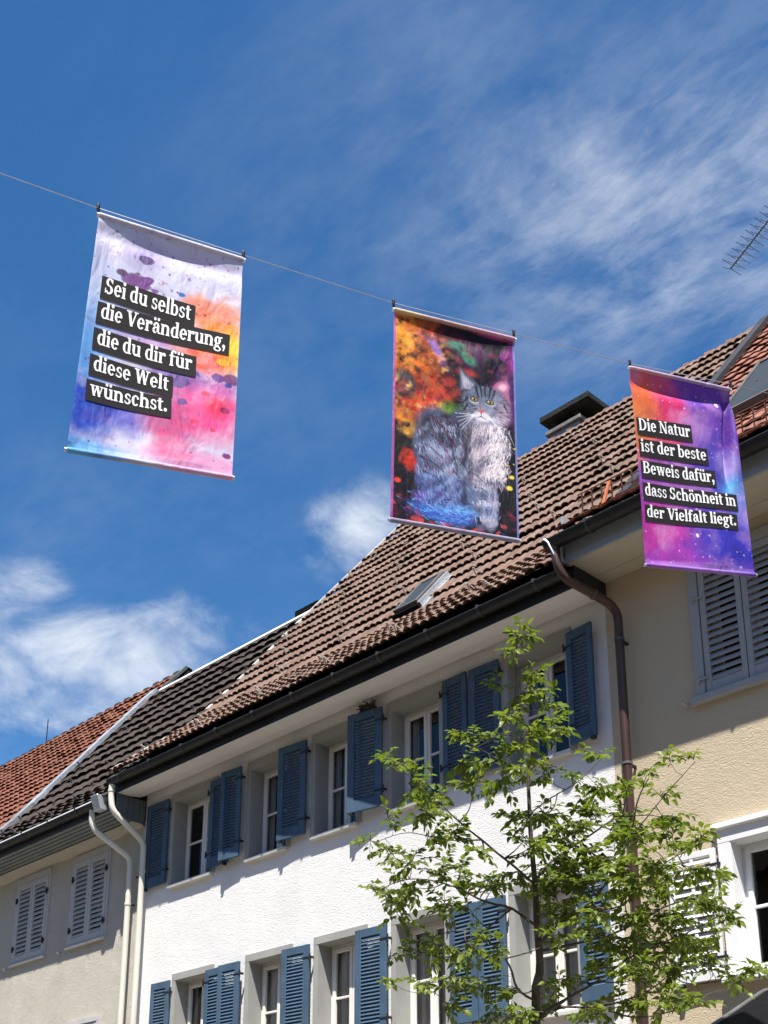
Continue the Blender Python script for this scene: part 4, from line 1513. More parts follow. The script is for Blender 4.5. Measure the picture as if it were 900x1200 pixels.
def paint_cat():
    C = Canvas(230, 415, ASP)
    x, y = C.x, C.y
    A = ASP
    C.c[:] = srgb((34, 26, 40))
    n = fbm(x * 6, y * 6, 61)
    C.lay((n - .45) * 1.5, (70, 40, 60))
    # upper background: warm foliage
    C.blob(.12, .35, .32, .6, (235, 130, 40), .95, .6, 1.0, 62)
    C.blob(.06, .25, .2, .3, (250, 175, 60), .8, .6, 1.0, 63)
    C.blob(.35, .15, .3, .12, (150, 50, 60), .85, .7, .9, 64)
    C.blob(.30, .72, .26, .3, (205, 70, 50), .95, .6, 1.0, 65)
    C.blob(.42, .60, .16, .12, (225, 90, 60), .8, .7, .9, 66)
    C.blob(.44, .80, .16, .12, (110, 160, 70), .85, .6, 1.0, 67)
    C.blob(.62, .25, .22, .16, (110, 60, 110), .8, .7, .9, 68)
    C.blob(.50, .18, .16, .07, (70, 140, 120), .9, .5, 1.0, 69)
    C.blob(.60, .28, .10, .05, (80, 160, 130), .9, .5, .9, 70, .6)
    C.blob(.36, .30, .05, .20, (165, 130, 200), .9, .6, .4, 71, -.5)
    C.blob(.60, .42, .14, .06, (205, 80, 70), .8, .6, .9, 72)
    C.blob(.92, .30, .10, .35, (190, 80, 180), .85, .7, .6, 73, .35)
    C.blob(.80, .34, .18, .16, (40, 22, 45), .9, .6, .9, 74)
    C.blob(.96, .62, .06, .3, (120, 60, 150), .6, .7, .5, 75)
    C.blob(.10, .62, .10, .16, (70, 80, 90), .9, .4, 1.2, 76)
    C.blob(.06, .92, .14, .12, (235, 150, 50), .9, .6, 1.9, 77, ws=12)
    C.blob(.12, 1.02, .10, .10, (220, 170, 80), .8, .6, 1.9, 78, ws=14)
    C.blob(.08, 1.18, .2, .18, (40, 38, 30), .95, .5, 1.2, 79)
    C.blob(.16, 1.30, .10, .10, (215, 70, 50), .9, .5, 1.9, 80, ws=14)
    C.blob(.22, 1.36, .05, .05, (250, 100, 80), .9, .4, .8, 81)
    C.blob(.05, 1.48, .03, .025, (235, 90, 70), .9, .3)
    C.blob(.95, 1.2, .16, .4, (22, 28, 34), .95, .5, .6, 82)
    C.blob(.90, 1.58, .22, .16, (18, 22, 26), .95, .5, .6, 83)
    for k in range(90):
        rs = np.random.RandomState(200 + k)
        cx, cy = rs.uniform(.0, .46), rs.uniform(.05, 1.0)
        cc = [(250, 190, 80), (235, 110, 50), (200, 60, 50), (130, 120, 80), (150, 60, 70), (70, 40, 45), (60, 40, 50)][rs.randint(7)]
        if .26 < cx and cy > .80:
            continue
        C.blob(cx, cy, rs.uniform(.03, .09), rs.uniform(.015, .05), cc, .5, .9, 1.3, 300 + k, rs.uniform(-1.5, 1.5), 12)
    for k in range(34):
        rs = np.random.RandomState(400 + k)
        cx, cy = rs.uniform(.45, .95), rs.uniform(.10, .42)
        cc = [(150, 60, 90), (90, 70, 140), (70, 110, 110), (190, 90, 90), (50, 30, 55), (40, 26, 46)][rs.randint(6)]
        C.blob(cx, cy, rs.uniform(.03, .06), rs.uniform(.018, .04), cc, .5, .9, .9, 500 + k, rs.uniform(-1.5, 1.5), 10)
    tx = fbm(x * 16, y * 16, 620)
    C.lay((.47 - tx) * 3.2 * (y < 1.6), (38, 24, 34))
    C.lay((tx - .60) * 3.0 * (x < .5) * (y < 1.1), (255, 205, 120))
    for (cx, cy, r) in ((.95, 1.28, .024), (.93, 1.38, .03), (.83, 1.28, .012), (.85, 1.33, .014), (.90, 1.12, .01), (.94, 1.08, .012), (.92, 1.18, .01), (.98, 1.02, .01), (.88, 1.24, .008), (.97, 1.16, .008)):
        C.blob(cx, cy, r, r * .8, (240, 220, 90), .95, .4, .5, 84)
    # floor of leaves
    for k in range(60):
        rs = np.random.RandomState(600 + k)
        cx, cy = rs.uniform(0, 1), rs.uniform(1.66, 1.82)
        if cx < .15 or cx > .75:
            cy = rs.uniform(1.58, 1.82)
        cc = [(150, 50, 60), (190, 70, 80), (90, 40, 60), (60, 30, 45), (210, 90, 70)][rs.randint(5)]
        C.blob(cx, cy, rs.uniform(.02, .05), rs.uniform(.012, .03), cc, .85, .35, .6, 700 + k, rs.uniform(-1.5, 1.5), 14)
    # ---- the cat: masses first
    fur, furd, furl = (128, 140, 165), (30, 36, 60), (222, 216, 224)
    C.blob(.40, 1.20, .24, .44, (96, 108, 138), 1, .18, .18, 85, -.22)
    C.blob(.44, .99, .20, .19, (58, 54, 68), 1, .3, .25, 851, -.35)
    C.blob(.55, .92, .12, .20, (84, 90, 116), 1, .35, .2, 852)
    C.blob(.37, 1.42, .20, .24, (92, 112, 158), 1, .2, .15, 86, -.3)
    C.blob(.30, .98, .14, .18, (74, 66, 78), .8, .6, .2, 87, -.5)
    C.blob(.70, 1.15, .20, .42, (150, 158, 182), 1, .2, .15, 88, .08)
    C.blob(.76, 1.02, .20, .28, (168, 162, 178), 1, .3, .15, 89)
    C.blob(.76, 1.50, .085, .30, (170, 172, 196), 1, .25, .1, 90, -.06)
    C.blob(.66, 1.45, .09, .22, (110, 124, 156), 1, .3, .15, 91)
    C.blob(.77, 1.70, .075, .05, (172, 170, 188), 1, .3, .1, 92)
    C.blob(.70, 1.76, .05, .035, (120, 130, 160), .6, .4)
    # tabby bands laid into the coat
    wv = np.sin(y * 44 + x * 30 + 3.6 * fbm(x * 5, y * 5, 630) * 3)
    ins = np.clip((1 - np.hypot((x - .40 - (y - 1.2) * .08) / .22, (y - 1.22) / .40)) * 6, 0, 1)
    C.lay(np.clip(wv, 0, 1) * .7 * ins, (40, 44, 64))
    C.lay(np.clip(-wv, 0, 1) * .35 * ins, (172, 188, 220))
    ins2 = np.clip((1 - np.hypot((x - .74) / .18, (y - 1.15) / .34)) * 5, 0, 1)
    wv2 = np.sin(y * 34 - np.abs(x - .78) * 26 + 2.8 * fbm(x * 6, y * 6, 640) * 3)
    C.lay(np.clip(wv2, 0, 1) * .6 * ins2, (70, 66, 90))
    # tail swept round the feet in bright blue
    C.blob(.42, 1.68, .30, .10, (70, 120, 200), .95, .45, .6, 93, .08)
    C.blob(.50, 1.64, .18, .05, (130, 200, 250), .9, .6, .6, 94)
    C.blob(.30, 1.58, .14, .07, (120, 90, 190), .85, .6, .6, 95)
    # head
    C.blob(.60, .58, .12, .05, (60, 55, 70), .3, .7)
    C.blob(.74, .665, .195, .17, fur, 1, .12, .06, 96)
    C.blob(.75, .77, .185, .13, (160, 158, 178), .9, .5, .1, 97)
    C.blob(.89, .72, .09, .15, (215, 180, 200), .7, .7)
    # ears
    def tri(p, q, r, col, a=1.0):
        P = np.stack([x, y], -1)
        def e(a_, b_):
            return (b_[0] - a_[0]) * (P[..., 1] - a_[1]) - (b_[1] - a_[1]) * (P[..., 0] - a_[0])
        s = np.stack([e(p, q), e(q, r), e(r, p)])
        inside = np.minimum(np.min(s, 0), 0) if e(p, q)[0, 0] is None else np.maximum(np.min(s, 0), np.min(-s, 0))
        C.lay(np.clip(inside / .004 + .5, 0, 1) * a, col)
    tri((.535, .375), (.538, .60), (.70, .51), (92, 100, 124))
    tri((.550, .415), (.560, .56), (.65, .52), (186, 180, 196))
    C.blob(.60, .54, .05, .05, (110, 120, 150), .6, .7)
    tri((.925, .40), (.80, .50), (.955, .62), (178, 120, 152))
    C.blob(.885, .485, .085, .060, (190, 125, 160), 1, .3, .3, 661, -.75)
    C.blob(.890, .480, .058, .036, (246, 190, 210), 1, .6, .3, 662, -.75)
    C.blob(.85, .54, .06, .06, (128, 120, 150), .8, .6)
    # fur strokes
    rs = np.random.RandomState(9)
    for i in range(5200):
        part = rs.rand()
        if part < .50:      # flank: strokes run down and back
            cx, cy = rs.normal(.38, .10), rs.uniform(.86, 1.62)
            ex = (cx - .40 - (cy - 1.2) * .22 * .2) / .23
            if abs(ex) > 1.0 or (cy < 1.0 and cx < .28):
                continue
            ang = 1.25 + rs.normal(0, .25)
            base = np.clip(.50 + .30 * math.sin(cy * 46 + cx * 34 + 4.0 * math.sin(cx * 11 + cy * 5)) + rs.normal(0, .22), 0, 1)
            cc = np.array(furd) * (1 - base) + np.array((200, 212, 236)) * base
            if rs.rand() < .12:
                cc = (170, 90, 150)
            if cy < 1.05 and rs.rand() < .5:
                cc = (60, 50, 62)
            if cy > 1.35:
                cc = np.array(cc) * .7 + np.array((60, 110, 200)) * .3
            L = rs.uniform(.02, .06)
        elif part < .82:    # chest ruff
            cx, cy = rs.normal(.76, .09), rs.uniform(.84, 1.38)
            if abs((cx - .755) / (.20 if cy < 1.1 else .15)) > 1:
                continue
            ang = 1.57 + (cx - .76) * -1.8 + rs.normal(0, .25)
            base = .6 + .4 * math.sin(cy * 30 + cx * 18 + rs.normal(0, .8))
            cc = np.array((84, 84, 112)) * (1 - base) + np.array((222, 206, 210)) * base
            if cx < .64:
                cc = np.array(cc) * .55
            L = rs.uniform(.03, .075)
        elif part < .92:    # front legs
            cx, cy = rs.normal(.745, .045), rs.uniform(1.30, 1.72)
            ang = 1.57 + rs.normal(0, .15)
            base = .5 + .5 * math.sin(cy * 46)
            cc = np.array((84, 92, 124)) * (1 - base) + np.array((220, 216, 230)) * base
            L = rs.uniform(.015, .035)
        else:               # tail
            cx, cy = rs.normal(.42, .14), rs.normal(1.66, .05)
            ang = rs.normal(.1, .4)
            cc = [(96, 160, 225), (50, 84, 170), (130, 190, 235), (110, 80, 170)][rs.randint(4)]
            L = rs.uniform(.02, .05)
        C.stroke(cx, cy, cx + math.cos(ang) * L, cy + math.sin(ang) * L, rs.uniform(.0025, .005), tuple(cc), .72)
    for i in range(700):
        a = rs.uniform(0, 6.28)
        r = rs.uniform(.07, .2)
        cx, cy = .742 + r * math.cos(a), .69 + r * .92 * math.sin(a)
        an_ = a + rs.normal(0, .2)
        lum = rs.uniform(60, 175) + (45 if cy > .76 else -25) + (20 if cx > .8 else 0)
        cc = (lum, lum * 1.0, lum * 1.1)
        C.stroke(cx, cy, cx + math.cos(an_) * .03, cy + math.sin(an_) * .03, .004, cc, .6)
    C.blob(.585, 1.12, .035, .26, (34, 36, 56), .75, .9, .8, 650, .12)
    C.blob(.57, 1.48, .03, .16, (30, 34, 54), .7, .9, .8, 651, .05)
    for k in range(420):
        cx, cy = rs.normal(.84, .05), rs.uniform(.84, 1.32)
        if cx < .95:
            C.stroke(cx, cy, cx - .012 + rs.normal(0, .01), cy + rs.uniform(.02, .06), .003, (250, 238, 240), .7)
    C.blob(.33, 1.16, .09, .22, (196, 208, 236), .35, 1.0, .6, 671, -.2)
    C.blob(.45, 1.30, .07, .24, (206, 214, 238), .35, 1.0, .6, 672, -.15)
    # bold dark tabby bands on flank and shoulder
    for (a, b, c_, d_, w) in ((.24, 1.02, .40, 1.10, .014), (.22, 1.12, .40, 1.22, .014), (.22, 1.24, .42, 1.34, .014), (.25, 1.36, .42, 1.45, .013), (.44, .98, .50, 1.22, .018),
                              (.56, .94, .58, 1.12, .018), (.55, 1.22, .62, 1.34, .013), (.62, 1.30, .72, 1.36, .012), (.66, 1.42, .76, 1.46, .01), (.68, 1.52, .78, 1.54, .01)):
        C.stroke(a, b, (a + c_) / 2, (b + d_) / 2 - .02, w * .8, (40, 44, 62), .5)
        C.stroke((a + c_) / 2, (b + d_) / 2 - .02, c_, d_, w * .8, (40, 44, 62), .5)
    # forehead stripes
    for (a, b, c_, d_) in ((.67, .53, .69, .62), (.705, .51, .72, .61), (.745, .50, .745, .60), (.79, .51, .775, .61), (.825, .53, .80, .62), (.60, .64, .56, .70), (.60, .70, .57, .76), (.90, .64, .93, .70)):
        C.stroke(a, b, c_, d_, .010, (36, 34, 50), .9)
    # muzzle, eyes, nose, mouth
    C.blob(.72, .785, .085, .055, (232, 224, 230), .95, .4)
    C.blob(.655, .655, .05, .036, (210, 210, 222), .8, .5)
    C.blob(.79, .65, .05, .036, (215, 210, 222), .8, .5)
    for cx in (.655, .785):
        C.blob(cx, .642, .040, .027, (26, 24, 34), 1, .25)
        C.blob(cx, .641, .029, .019, (176, 160, 96), 1, .25)
        C.blob(cx, .641, .010, .017, (10, 10, 14), 1, .3)
        C.blob(cx - .01, .634, .006, .005, (250, 250, 250), 1, .4)
    C.stroke(.70, .64, .705, .72, .014, (140, 120, 135), .7)
    C.blob(.712, .735, .026, .018, (205, 120, 110), 1, .3)
    C.stroke(.712, .75, .712, .785, .005, (70, 50, 60), .9)
    C.stroke(.712, .785, .67, .805, .005, (80, 60, 70), .8)
    C.stroke(.712, .785, .755, .805, .005, (80, 60, 70), .8)
    for k in range(5):
        C.stroke(.66, .78, .50 + k * .012, .80 + k * .035, .0035, (240, 240, 245), .8)
        C.stroke(.77, .78, .90, .80 + k * .03, .0035, (240, 235, 240), .8)
    for k in range(6):
        C.stroke(.58 + k * .008, .56, .55 + k * .02, .44 + k * .01, .003, (235, 230, 235), .6)
    C.lay((x < .018) * .8, (190, 110, 180))
    C.lay((x > .985) * .7, (150, 160, 220))
    C.c = np.clip(C.c ** 1.22 * 1.22, 0, .95)
    # coloured light edges top and left
    C.blob(.5, 0, .8, .03, (240, 120, 60), .7, .8)
    C.blob(.85, .0, .3, .05, (225, 70, 150), .9, .6)
    C.blob(.1, .0, .2, .03, (240, 200, 60), .9, .6)
    return C


class Banner:
    def __init__(self, q, fold):
        self.q = [np.array(p) for p in q]
        TL, TR_, BR_, BL_ = self.q
        n = np.cross(TR_ - TL, BL_ - TL)
        n /= np.linalg.norm(n)
        cam_ = np.array(CAM)
        if n @ (cam_ - TL) < 0:
            n = -n
        self.n = n
        self.fold = lambda u, v: fold(u, v) * np.clip(v / .03, 0, 1) * np.clip((1 - v) / .03, 0, 1)

    def S(self, u, v, off=0.0):
        u = np.asarray(u, float)
        v = np.asarray(v, float)
        TL, TR_, BR_, BL_ = self.q
        U, V = u[..., None], v[..., None]
        P = (1 - V) * ((1 - U) * TL + U * TR_) + V * ((1 - U) * BL_ + U * BR_)
        return P + self.n * (self.fold(u, v)[..., None] + off)


def fold1(u, v):
    e = 4 * u * (1 - u)
    return -0.034 * np.exp(-((v - .07) / .04) ** 2) * (0.35 + .65 * e) * (v > 0) + 0.010 * np.sin(u * 7 + v * 3) * v + 0.012 * np.exp(-(u / .04) ** 2) - 0.02 * e * v * (1 - v) * 2


def fold2(u, v):
    e = 4 * u * (1 - u)
    return -0.022 * np.exp(-((v - .06) / .04) ** 2) * (0.4 + .6 * e) + 0.007 * np.sin(u * 6 + v * 2.5) * v


def fold3(u, v):
    e = 4 * u * (1 - u)
    cr = (u - (0.97 - 0.14 * np.clip(v / .65, 0, 1.2)))
    k = np.clip(1 - np.abs(v - .29) / .29, 0, 1) ** .7
    return -0.055 * np.exp(-((v - .07) / .04) ** 2) * (0.35 + .65 * e) - 0.085 * np.exp(-(cr / .035) ** 2) * k + 0.02 * np.exp(-((cr - .07) / .05) ** 2) * k + 0.012 * np.sin(u * 6 + v * 4) * v


def build_banner(q, fold, canvas, label):
    b = Banner(q, fold)
    base = Vector(((b.q[2] + b.q[3]) / 2).tolist())
    root = thing('hanging_banner', label, 'banner', tuple(base), 'printed banners hung on the cable over the street')
    nv, nu = canvas.c.shape[:2]
    U, V = np.meshgrid(np.linspace(0, 1, nu), np.linspace(0, 1, nv))
    P = b.S(U, V) - np.array(base)
    me = bpy.data.meshes.new('banner_fabric')
    idx = np.arange(nu * nv).reshape(nv, nu)
    F = np.stack([idx[:-1, :-1], idx[1:, :-1], idx[1:, 1:], idx[:-1, 1:]], -1).reshape(-1, 4)
    me.vertices.add(nu * nv)
    me.vertices.foreach_set('co', P.reshape(-1))
    me.loops.add(F.size)
    me.loops.foreach_set('vertex_index', F.reshape(-1).astype(np.int32))
    me.polygons.add(len(F))
    me.polygons.foreach_set('loop_start', np.arange(0, F.size, 4, dtype=np.int32))
    me.polygons.foreach_set('loop_total', np.full(len(F), 4, dtype=np.int32))
    me.polygons.foreach_set('use_smooth', np.ones(len(F), dtype=bool))
    me.update(calc_edges=True)
    at = me.color_attributes.new('print', 'FLOAT_COLOR', 'POINT')
    cc = np.concatenate([canvas.c * 0.86, np.ones((nv, nu, 1))], -1)
    at.data.foreach_set('color', cc.reshape(-1).astype(np.float32))
    me.materials.append(print_mat('printed banner fabric'))
    o = bpy.data.objects.new('banner_fabric', me)
    COL.objects.link(o)
    o.parent = root
    # rods in their hems, end knobs, clips up to the cable
    TL, TR_, BR_, BL_ = [Vector(p.tolist()) for p in b.q]
    nvv = Vector(b.n.tolist())
    for nm, a, c, ms in (('top_rod', TL, TR_, 'rodt'), ('bottom_rod', BL_, BR_, 'rodb')):
        d = (c - a).normalized() * 0.012
        MB().tube([a - d, c + d], 0.0125, 8).build(nm, MT['frame'] if nm == 'top_rod' else MT['zinc'], root, smooth=True)
    return b, root


def add_edge_band(b, root, canvas, pale=0.0):
    """hem: sewn sleeve round each rod carrying the print colour"""
    for v0, nm in ((0.0, 'top_hem'), (1.0, 'bottom_hem')):
        us = np.linspace(0, 1, 40)
        Pc = b.S(us, np.full(40, v0))
        ev = (b.q[3] - b.q[0]); ev = ev / np.linalg.norm(ev)
        n = 8
        V, F, Cc = [], [], []
        row = 2 if v0 == 0 else -3
        colr = canvas.c[row, np.linspace(0, canvas.c.shape[1] - 1, 40).astype(int)]
        for i in range(40):
            for k in range(n):
                a = 2 * math.pi * k / n
                V.append(tuple(Pc[i] + 0.0165 * (b.n * math.cos(a) + ev * math.sin(a)) - np.array(root.location)))
                c = colr[i] * .5 + .5 * np.array((.75, .72, .75)) if v0 == 0 else colr[i] * (1 - pale) + pale * np.array((.50, .46, .66))
                Cc.append((*(c * .86), 1))
        for i in range(39):
            for k in range(n):
                F.append((i * n + k, i * n + (k + 1) % n, (i + 1) * n + (k + 1) % n, (i + 1) * n + k))
        me = bpy.data.meshes.new(nm)
        me.from_pydata(V, [], F)
        me.polygons.foreach_set('use_smooth', [True] * len(F))
        at = me.color_attributes.new('print', 'FLOAT_COLOR', 'POINT')
        at.data.foreach_set('color', np.array(Cc, dtype=np.float32).reshape(-1))
        me.materials.append(bpy.data.materials['printed banner fabric'])
        o = bpy.data.objects.new(nm, me)
        COL.objects.link(o)
        o.parent = root


# ---- bold slab-serif letters, x-height 1, drawn as strokes
def G_rect(x0, y0, x1, y1):
    return [[(x0, y0), (x1, y0), (x1, y1), (x0, y1)]]


def G_ring(cx, cy, rx, ry, a0=0, a1=360, tx=.27, ty=.13):
    out = []
    n = max(3, int(abs(a1 - a0) / 15))
    ix, iy = max(rx - tx, 0), max(ry - ty, 0)
    for i in range(n):
        a, b = R(a0 + (a1 - a0) * i / n), R(a0 + (a1 - a0) * (i + 1) / n)
        out.append([(cx + rx * math.cos(a), cy + ry * math.sin(a)), (cx + rx * math.cos(b), cy + ry * math.sin(b)),
                    (cx + ix * math.cos(b), cy + iy * math.sin(b)), (cx + ix * math.cos(a), cy + iy * math.sin(a))])
    return out


def G_dot(cx, cy, r=.17):
    return G_ring(cx, cy, r, r, 0, 360, r, r)


def G_slant(x0, y0, x1, y1, w):
    return [[(x0, y0), (x0 + w, y0), (x1 + w, y1), (x1, y1)]]


def stem(x, y0, y1, lo=True, hi='L', w=.27):
    g = G_rect(x, y0, x + w, y1)
    if lo:
        g += G_rect(x - .09, y0, x + w + .09, y0 + .11)
    if hi == 'L':
        g += G_rect(x - .11, y1 - .12, x + .02, y1)
    if hi == 'B':
        g += G_rect(x - .09, y1 - .11, x + w + .09, y1)
    return g


def glyph(c):
    """polygons and advance"""
    if c == ' ':
        return [], .42
    if c == '.':
        return G_dot(.20, .16, .18), .42
    if c == ',':
        return G_dot(.20, .16, .18) + G_slant(.08, -.30, .22, .10, .16), .42
    if c == 'i':
        return stem(.12, 0, 1) + G_dot(.25, 1.32), .54
    if c == 'l':
        return stem(.12, 0, 1.48), .54
    if c == 'n':
        return stem(.12, 0, 1) + G_ring(.58, .62, .43, .40, 0, 140, .27, .18) + stem(.74, 0, .64, True, None), 1.16
    if c == 'h':
        return stem(.12, 0, 1.48) + G_ring(.58, .62, .43, .40, 0, 140, .27, .18) + stem(.74, 0, .64, True, None), 1.16
    if c in 'uü':
        g = stem(.12, .36, 1, False) + G_ring(.55, .38, .43, .40, 180, 320, .27, .18) + stem(.72, 0, 1, False) + G_rect(.9, 0, 1.10, .11)
        if c == 'ü':
            g += G_dot(.36, 1.32, .15) + G_dot(.78, 1.32, .15)
        return g, 1.14
    if c == 'r':
        return stem(.12, 0, 1) + G_ring(.62, .60, .34, .42, 60, 150, .2, .22) + G_dot(.70, .84, .15), .86
    if c == 'd':
        return G_ring(.47, .5, .42, .53, 60, 300) + stem(.64, 0, 1.48, False) + G_rect(.85, 0, 1.03, .11), 1.06
    if c == 'b':
        return stem(.10, 0, 1.48, False) + G_ring(.54, .5, .44, .53, -130, 130), 1.04
    if c == 'e':
        return G_ring(.47, .5, .43, .53, 0, 320) + G_rect(.28, .46, .88, .58), .95
    if c == 'c':
        return G_ring(.46, .5, .42, .53, 55, 318) + G_dot(.72, .76, .13), .88
    if c in 'oö':
        g = G_ring(.50, .5, .47, .53)
        if c == 'ö':
            g += G_dot(.30, 1.32, .15) + G_dot(.70, 1.32, .15)
        return g, 1.02
    if c == 's':
        return G_ring(.42, .735, .32, .285, 25, 262, .21, .13) + G_ring(.40, .275, .35, .29, -155, 85, .21, .13) + G_rect(.62, .68, .70, .92) + G_rect(.08, .08, .16, .33), .82
    if c in 'aä':
        g = G_ring(.38, .29, .32, .31, 60, 300, .24, .13) + G_rect(.54, .12, .81, .70) + G_ring(.46, .68, .35, .35, 0, 150, .27, .14) + G_dot(.22, .74, .13) + G_rect(.72, 0, .96, .13) + G_rect(.36, .49, .58, .60)
        if c == 'ä':
            g += G_dot(.26, 1.32, .15) + G_dot(.68, 1.32, .15)
        return g, .98
    if c == 't':
        return G_rect(.16, .22, .43, 1.25) + G_rect(.02, .88, .66, 1.0) + G_ring(.46, .25, .30, .27, 180, 310, .27, .15), .72
    if c == 'f':
        return stem(.14, 0, 1.16, True, None) + G_rect(.0, .88, .62, 1.0) + G_ring(.50, 1.14, .36, .36, 35, 180, .27, .14) + G_dot(.68, 1.34, .12), .70
    if c == 'g':
        return G_ring(.44, .63, .38, .39) + G_rect(.70, .86, .98, 1.0) + G_ring(.46, -.18, .44, .25, 0, 360, .2, .11) + G_slant(.10, .08, .22, .32, .16) + G_rect(.14, .02, .62, .16), 1.0
    if c == 'w':
        g = []
        for k in (0, .56):
            g += G_slant(.36 + k, 0, .10 + k, 1, .25) + G_slant(.40 + k, 0, .70 + k, 1, .12)
        return g + G_rect(-.02, .89, .48, 1) + G_rect(.56, .89, .98, 1) + G_rect(1.10, .89, 1.44, 1), 1.46
    if c == 'v':
        return G_slant(.36, 0, .08, 1, .26) + G_slant(.44, 0, .76, 1, .12) + G_rect(-.02, .89, .46, 1) + G_rect(.60, .89, .98, 1), .98
    if c == 'V':
        return G_slant(.52, 0, .12, 1.38, .30) + G_slant(.60, 0, 1.04, 1.38, .14) + G_rect(-.02, 1.27, .58, 1.38) + G_rect(.86, 1.27, 1.34, 1.38), 1.26
    if c == 'W':
        g = []
        for k in (0, .66):
            g += G_slant(.44 + k, 0, .12 + k, 1.38, .28) + G_slant(.50 + k, 0, .82 + k, 1.38, .13)
        return g + G_rect(-.02, 1.27, .56, 1.38) + G_rect(1.28, 1.27, 1.78, 1.38), 1.78
    if c == 'N':
        return G_rect(.20, 0, .33, 1.38) + G_slant(.95, 0, .14, 1.38, .30) + G_rect(1.06, 0, 1.19, 1.38) + G_rect(.02, 0, .52, .11) + G_rect(.02, 1.27, .34, 1.38) + G_rect(.88, 1.27, 1.36, 1.38), 1.38
    if c == 'D':
        return stem(.14, 0, 1.38, True, 'B') + G_ring(.50, .69, .72, .69, -90, 90, .29, .12), 1.32
    if c == 'B':
        return stem(.14, 0, 1.38, True, 'B') + G_ring(.56, 1.04, .50, .34, -90, 90, .28, .11) + G_ring(.56, .37, .58, .37, -90, 90, .29, .12) + G_rect(.3, .67, .62, .76) + G_rect(.3, 0, .6, .11) + G_rect(.3, 1.27, .6, 1.38), 1.22
    if c == 'S':
        return G_ring(.52, 1.02, .42, .38, 20, 262, .28, .14) + G_ring(.50, .38, .46, .40, -155, 85, .28, .14) + G_rect(.80, .96, .89, 1.36) + G_rect(.05, .03, .14, .46), 1.08
    return G_rect(.1, 0, .4, 1), .5


def text_on(b, root, quad, text, pad_l=0.022):
    """quad: (u,v) of top-left, top-right, bottom-left of the dark bar"""
    (u0, v0), (u1, v1), (u2, v2) = quad
    nu, nv = 90, 8
    A, Bv = np.meshgrid(np.linspace(0, 1, nu), np.linspace(0, 1, nv))
    Uu = u0 + A * (u1 - u0) + Bv * (u2 - u0)
    Vv = v0 + A * (v1 - v0) + Bv * (v2 - v0)
    P = b.S(Uu, Vv, 0.004)
    m = MB().grid([[tuple(p) for p in row] for row in P])
    bar = m.build('text_bar', MT['strip'], root, smooth=True)
    total = sum(glyph(c)[1] for c in text)
    wbar = (u1 - u0) * 0.88
    hbar = (v2 - v0) * 1.6
    xs = hbar / 2.02
    sx = (wbar - 2 * pad_l) / total
    lm = MB()
    x = 0.0
    cnt = 0
    for c in text:
        polys, adv = glyph(c)
        for poly in polys:
            pts = []
            # subdivide long edges so that letters follow the cloth
            off = 0.0056 + (cnt % 9) * 0.00012
            for (px, py) in poly:
                X = (pad_l + (x + px) * sx) / wbar
                Y = (hbar * 0.72 - py * xs) / hbar
                uu = u0 + X * (u1 - u0) + Y * (u2 - u0)
                vv = v0 + X * (v1 - v0) + Y * (v2 - v0)
                pts.append(tuple(b.S(np.array(uu), np.array(vv), off)))
            lm.face(pts)
            cnt += 1
        x += adv
    lm.build('lettering', MT['letters'], bar)


c1 = paint_watercolour()
b1, r1 = build_banner(QB[0], fold1, c1, 'leftmost banner, pale watercolour splashes with a German sentence beginning Sei du selbst')
add_edge_band(b1, r1, c1)
for q, t in (((((0.073, 0.261), (0.695, 0.278), (0.074, 0.36))), 'Sei du selbst'), ((((0.068, 0.375), (0.935, 0.375), (0.067, 0.47))), 'die Veränderung,'),
             ((((0.064, 0.488), (0.726, 0.506), (0.067, 0.581))), 'die du dir für'), ((((0.062, 0.601), (0.59, 0.617), (0.066, 0.689))), 'diese Welt'),
             ((((0.060, 0.706), (0.59, 0.71), (0.067, 0.792))), 'wünschst.')):
    text_on(b1, r1, q, t)
c2 = paint_cat()
b2, r2 = build_banner(QB[1], fold2, c2, 'middle banner printed with a sitting long-haired tabby cat among orange leaves')
add_edge_band(b2, r2, c2, 0.75)
c3 = paint_galaxy()
b3, r3 = build_banner(QB[2], fold3, c3, 'right-hand banner in pink, violet and blue with a German sentence beginning Die Natur')
add_edge_band(b3, r3, c3)
for q, t in (((((0.017, 0.26), (0.554, 0.246), (0.019, 0.351))), 'Die Natur'), ((((0.021, 0.37), (0.687, 0.359), (0.022, 0.459))), 'ist der beste'),
             ((((0.023, 0.48), (0.736, 0.473), (0.023, 0.569))), 'Beweis dafür,'), ((((0.024, 0.592), (0.913, 0.589), (0.024, 0.679))), 'dass Schönheit in'),
             ((((0.030, 0.701), (0.892, 0.695), (0.026, 0.784))), 'der Vielfalt liegt.')):
    text_on(b3, r3, q, t, 0.014)

# ------------------------------------------------------------------ cable and clips
cp = [(-5.351, -7.105, 7.351), (-5.007, -6.314, 7.296), (-4.988, -5.07, 7.687), (-4.602, -4.284, 7.662), (-4.423, -3.146, 7.945), (-4.042, -2.367, 7.971)]
ext = [(-5.6, -16.0, 9.0), tuple(at_depth(-60, 182, 6.5)), tuple(at_depth(0, 203, 6.75))] + cp + [tuple(at_depth(900, 461, 10.25)), tuple(at_depth(1010, 480, 10.9))]
o = MB().tube(ext, 0.0028, 6).build('steel_cable', MT['cable'])
props(o, 'thin steel cable spanning the street that carries the printed banners', 'cable')
for k, (root, b) in enumerate(((r1, b1), (r2, b2), (r3, b3))):
    for j, (cc, corner) in enumerate(((cp[2 * k], b.q[0]), (cp[2 * k + 1], b.q[1]))):
        cc, corner = Vector(cc), Vector(corner.tolist())
        m = MB().tube([cc + Vector((0, 0, 0.028)), cc, corner], [0.010, 0.011, 0.006], 6)
        m.build('clip', MT['hardware'], root, smooth=True)

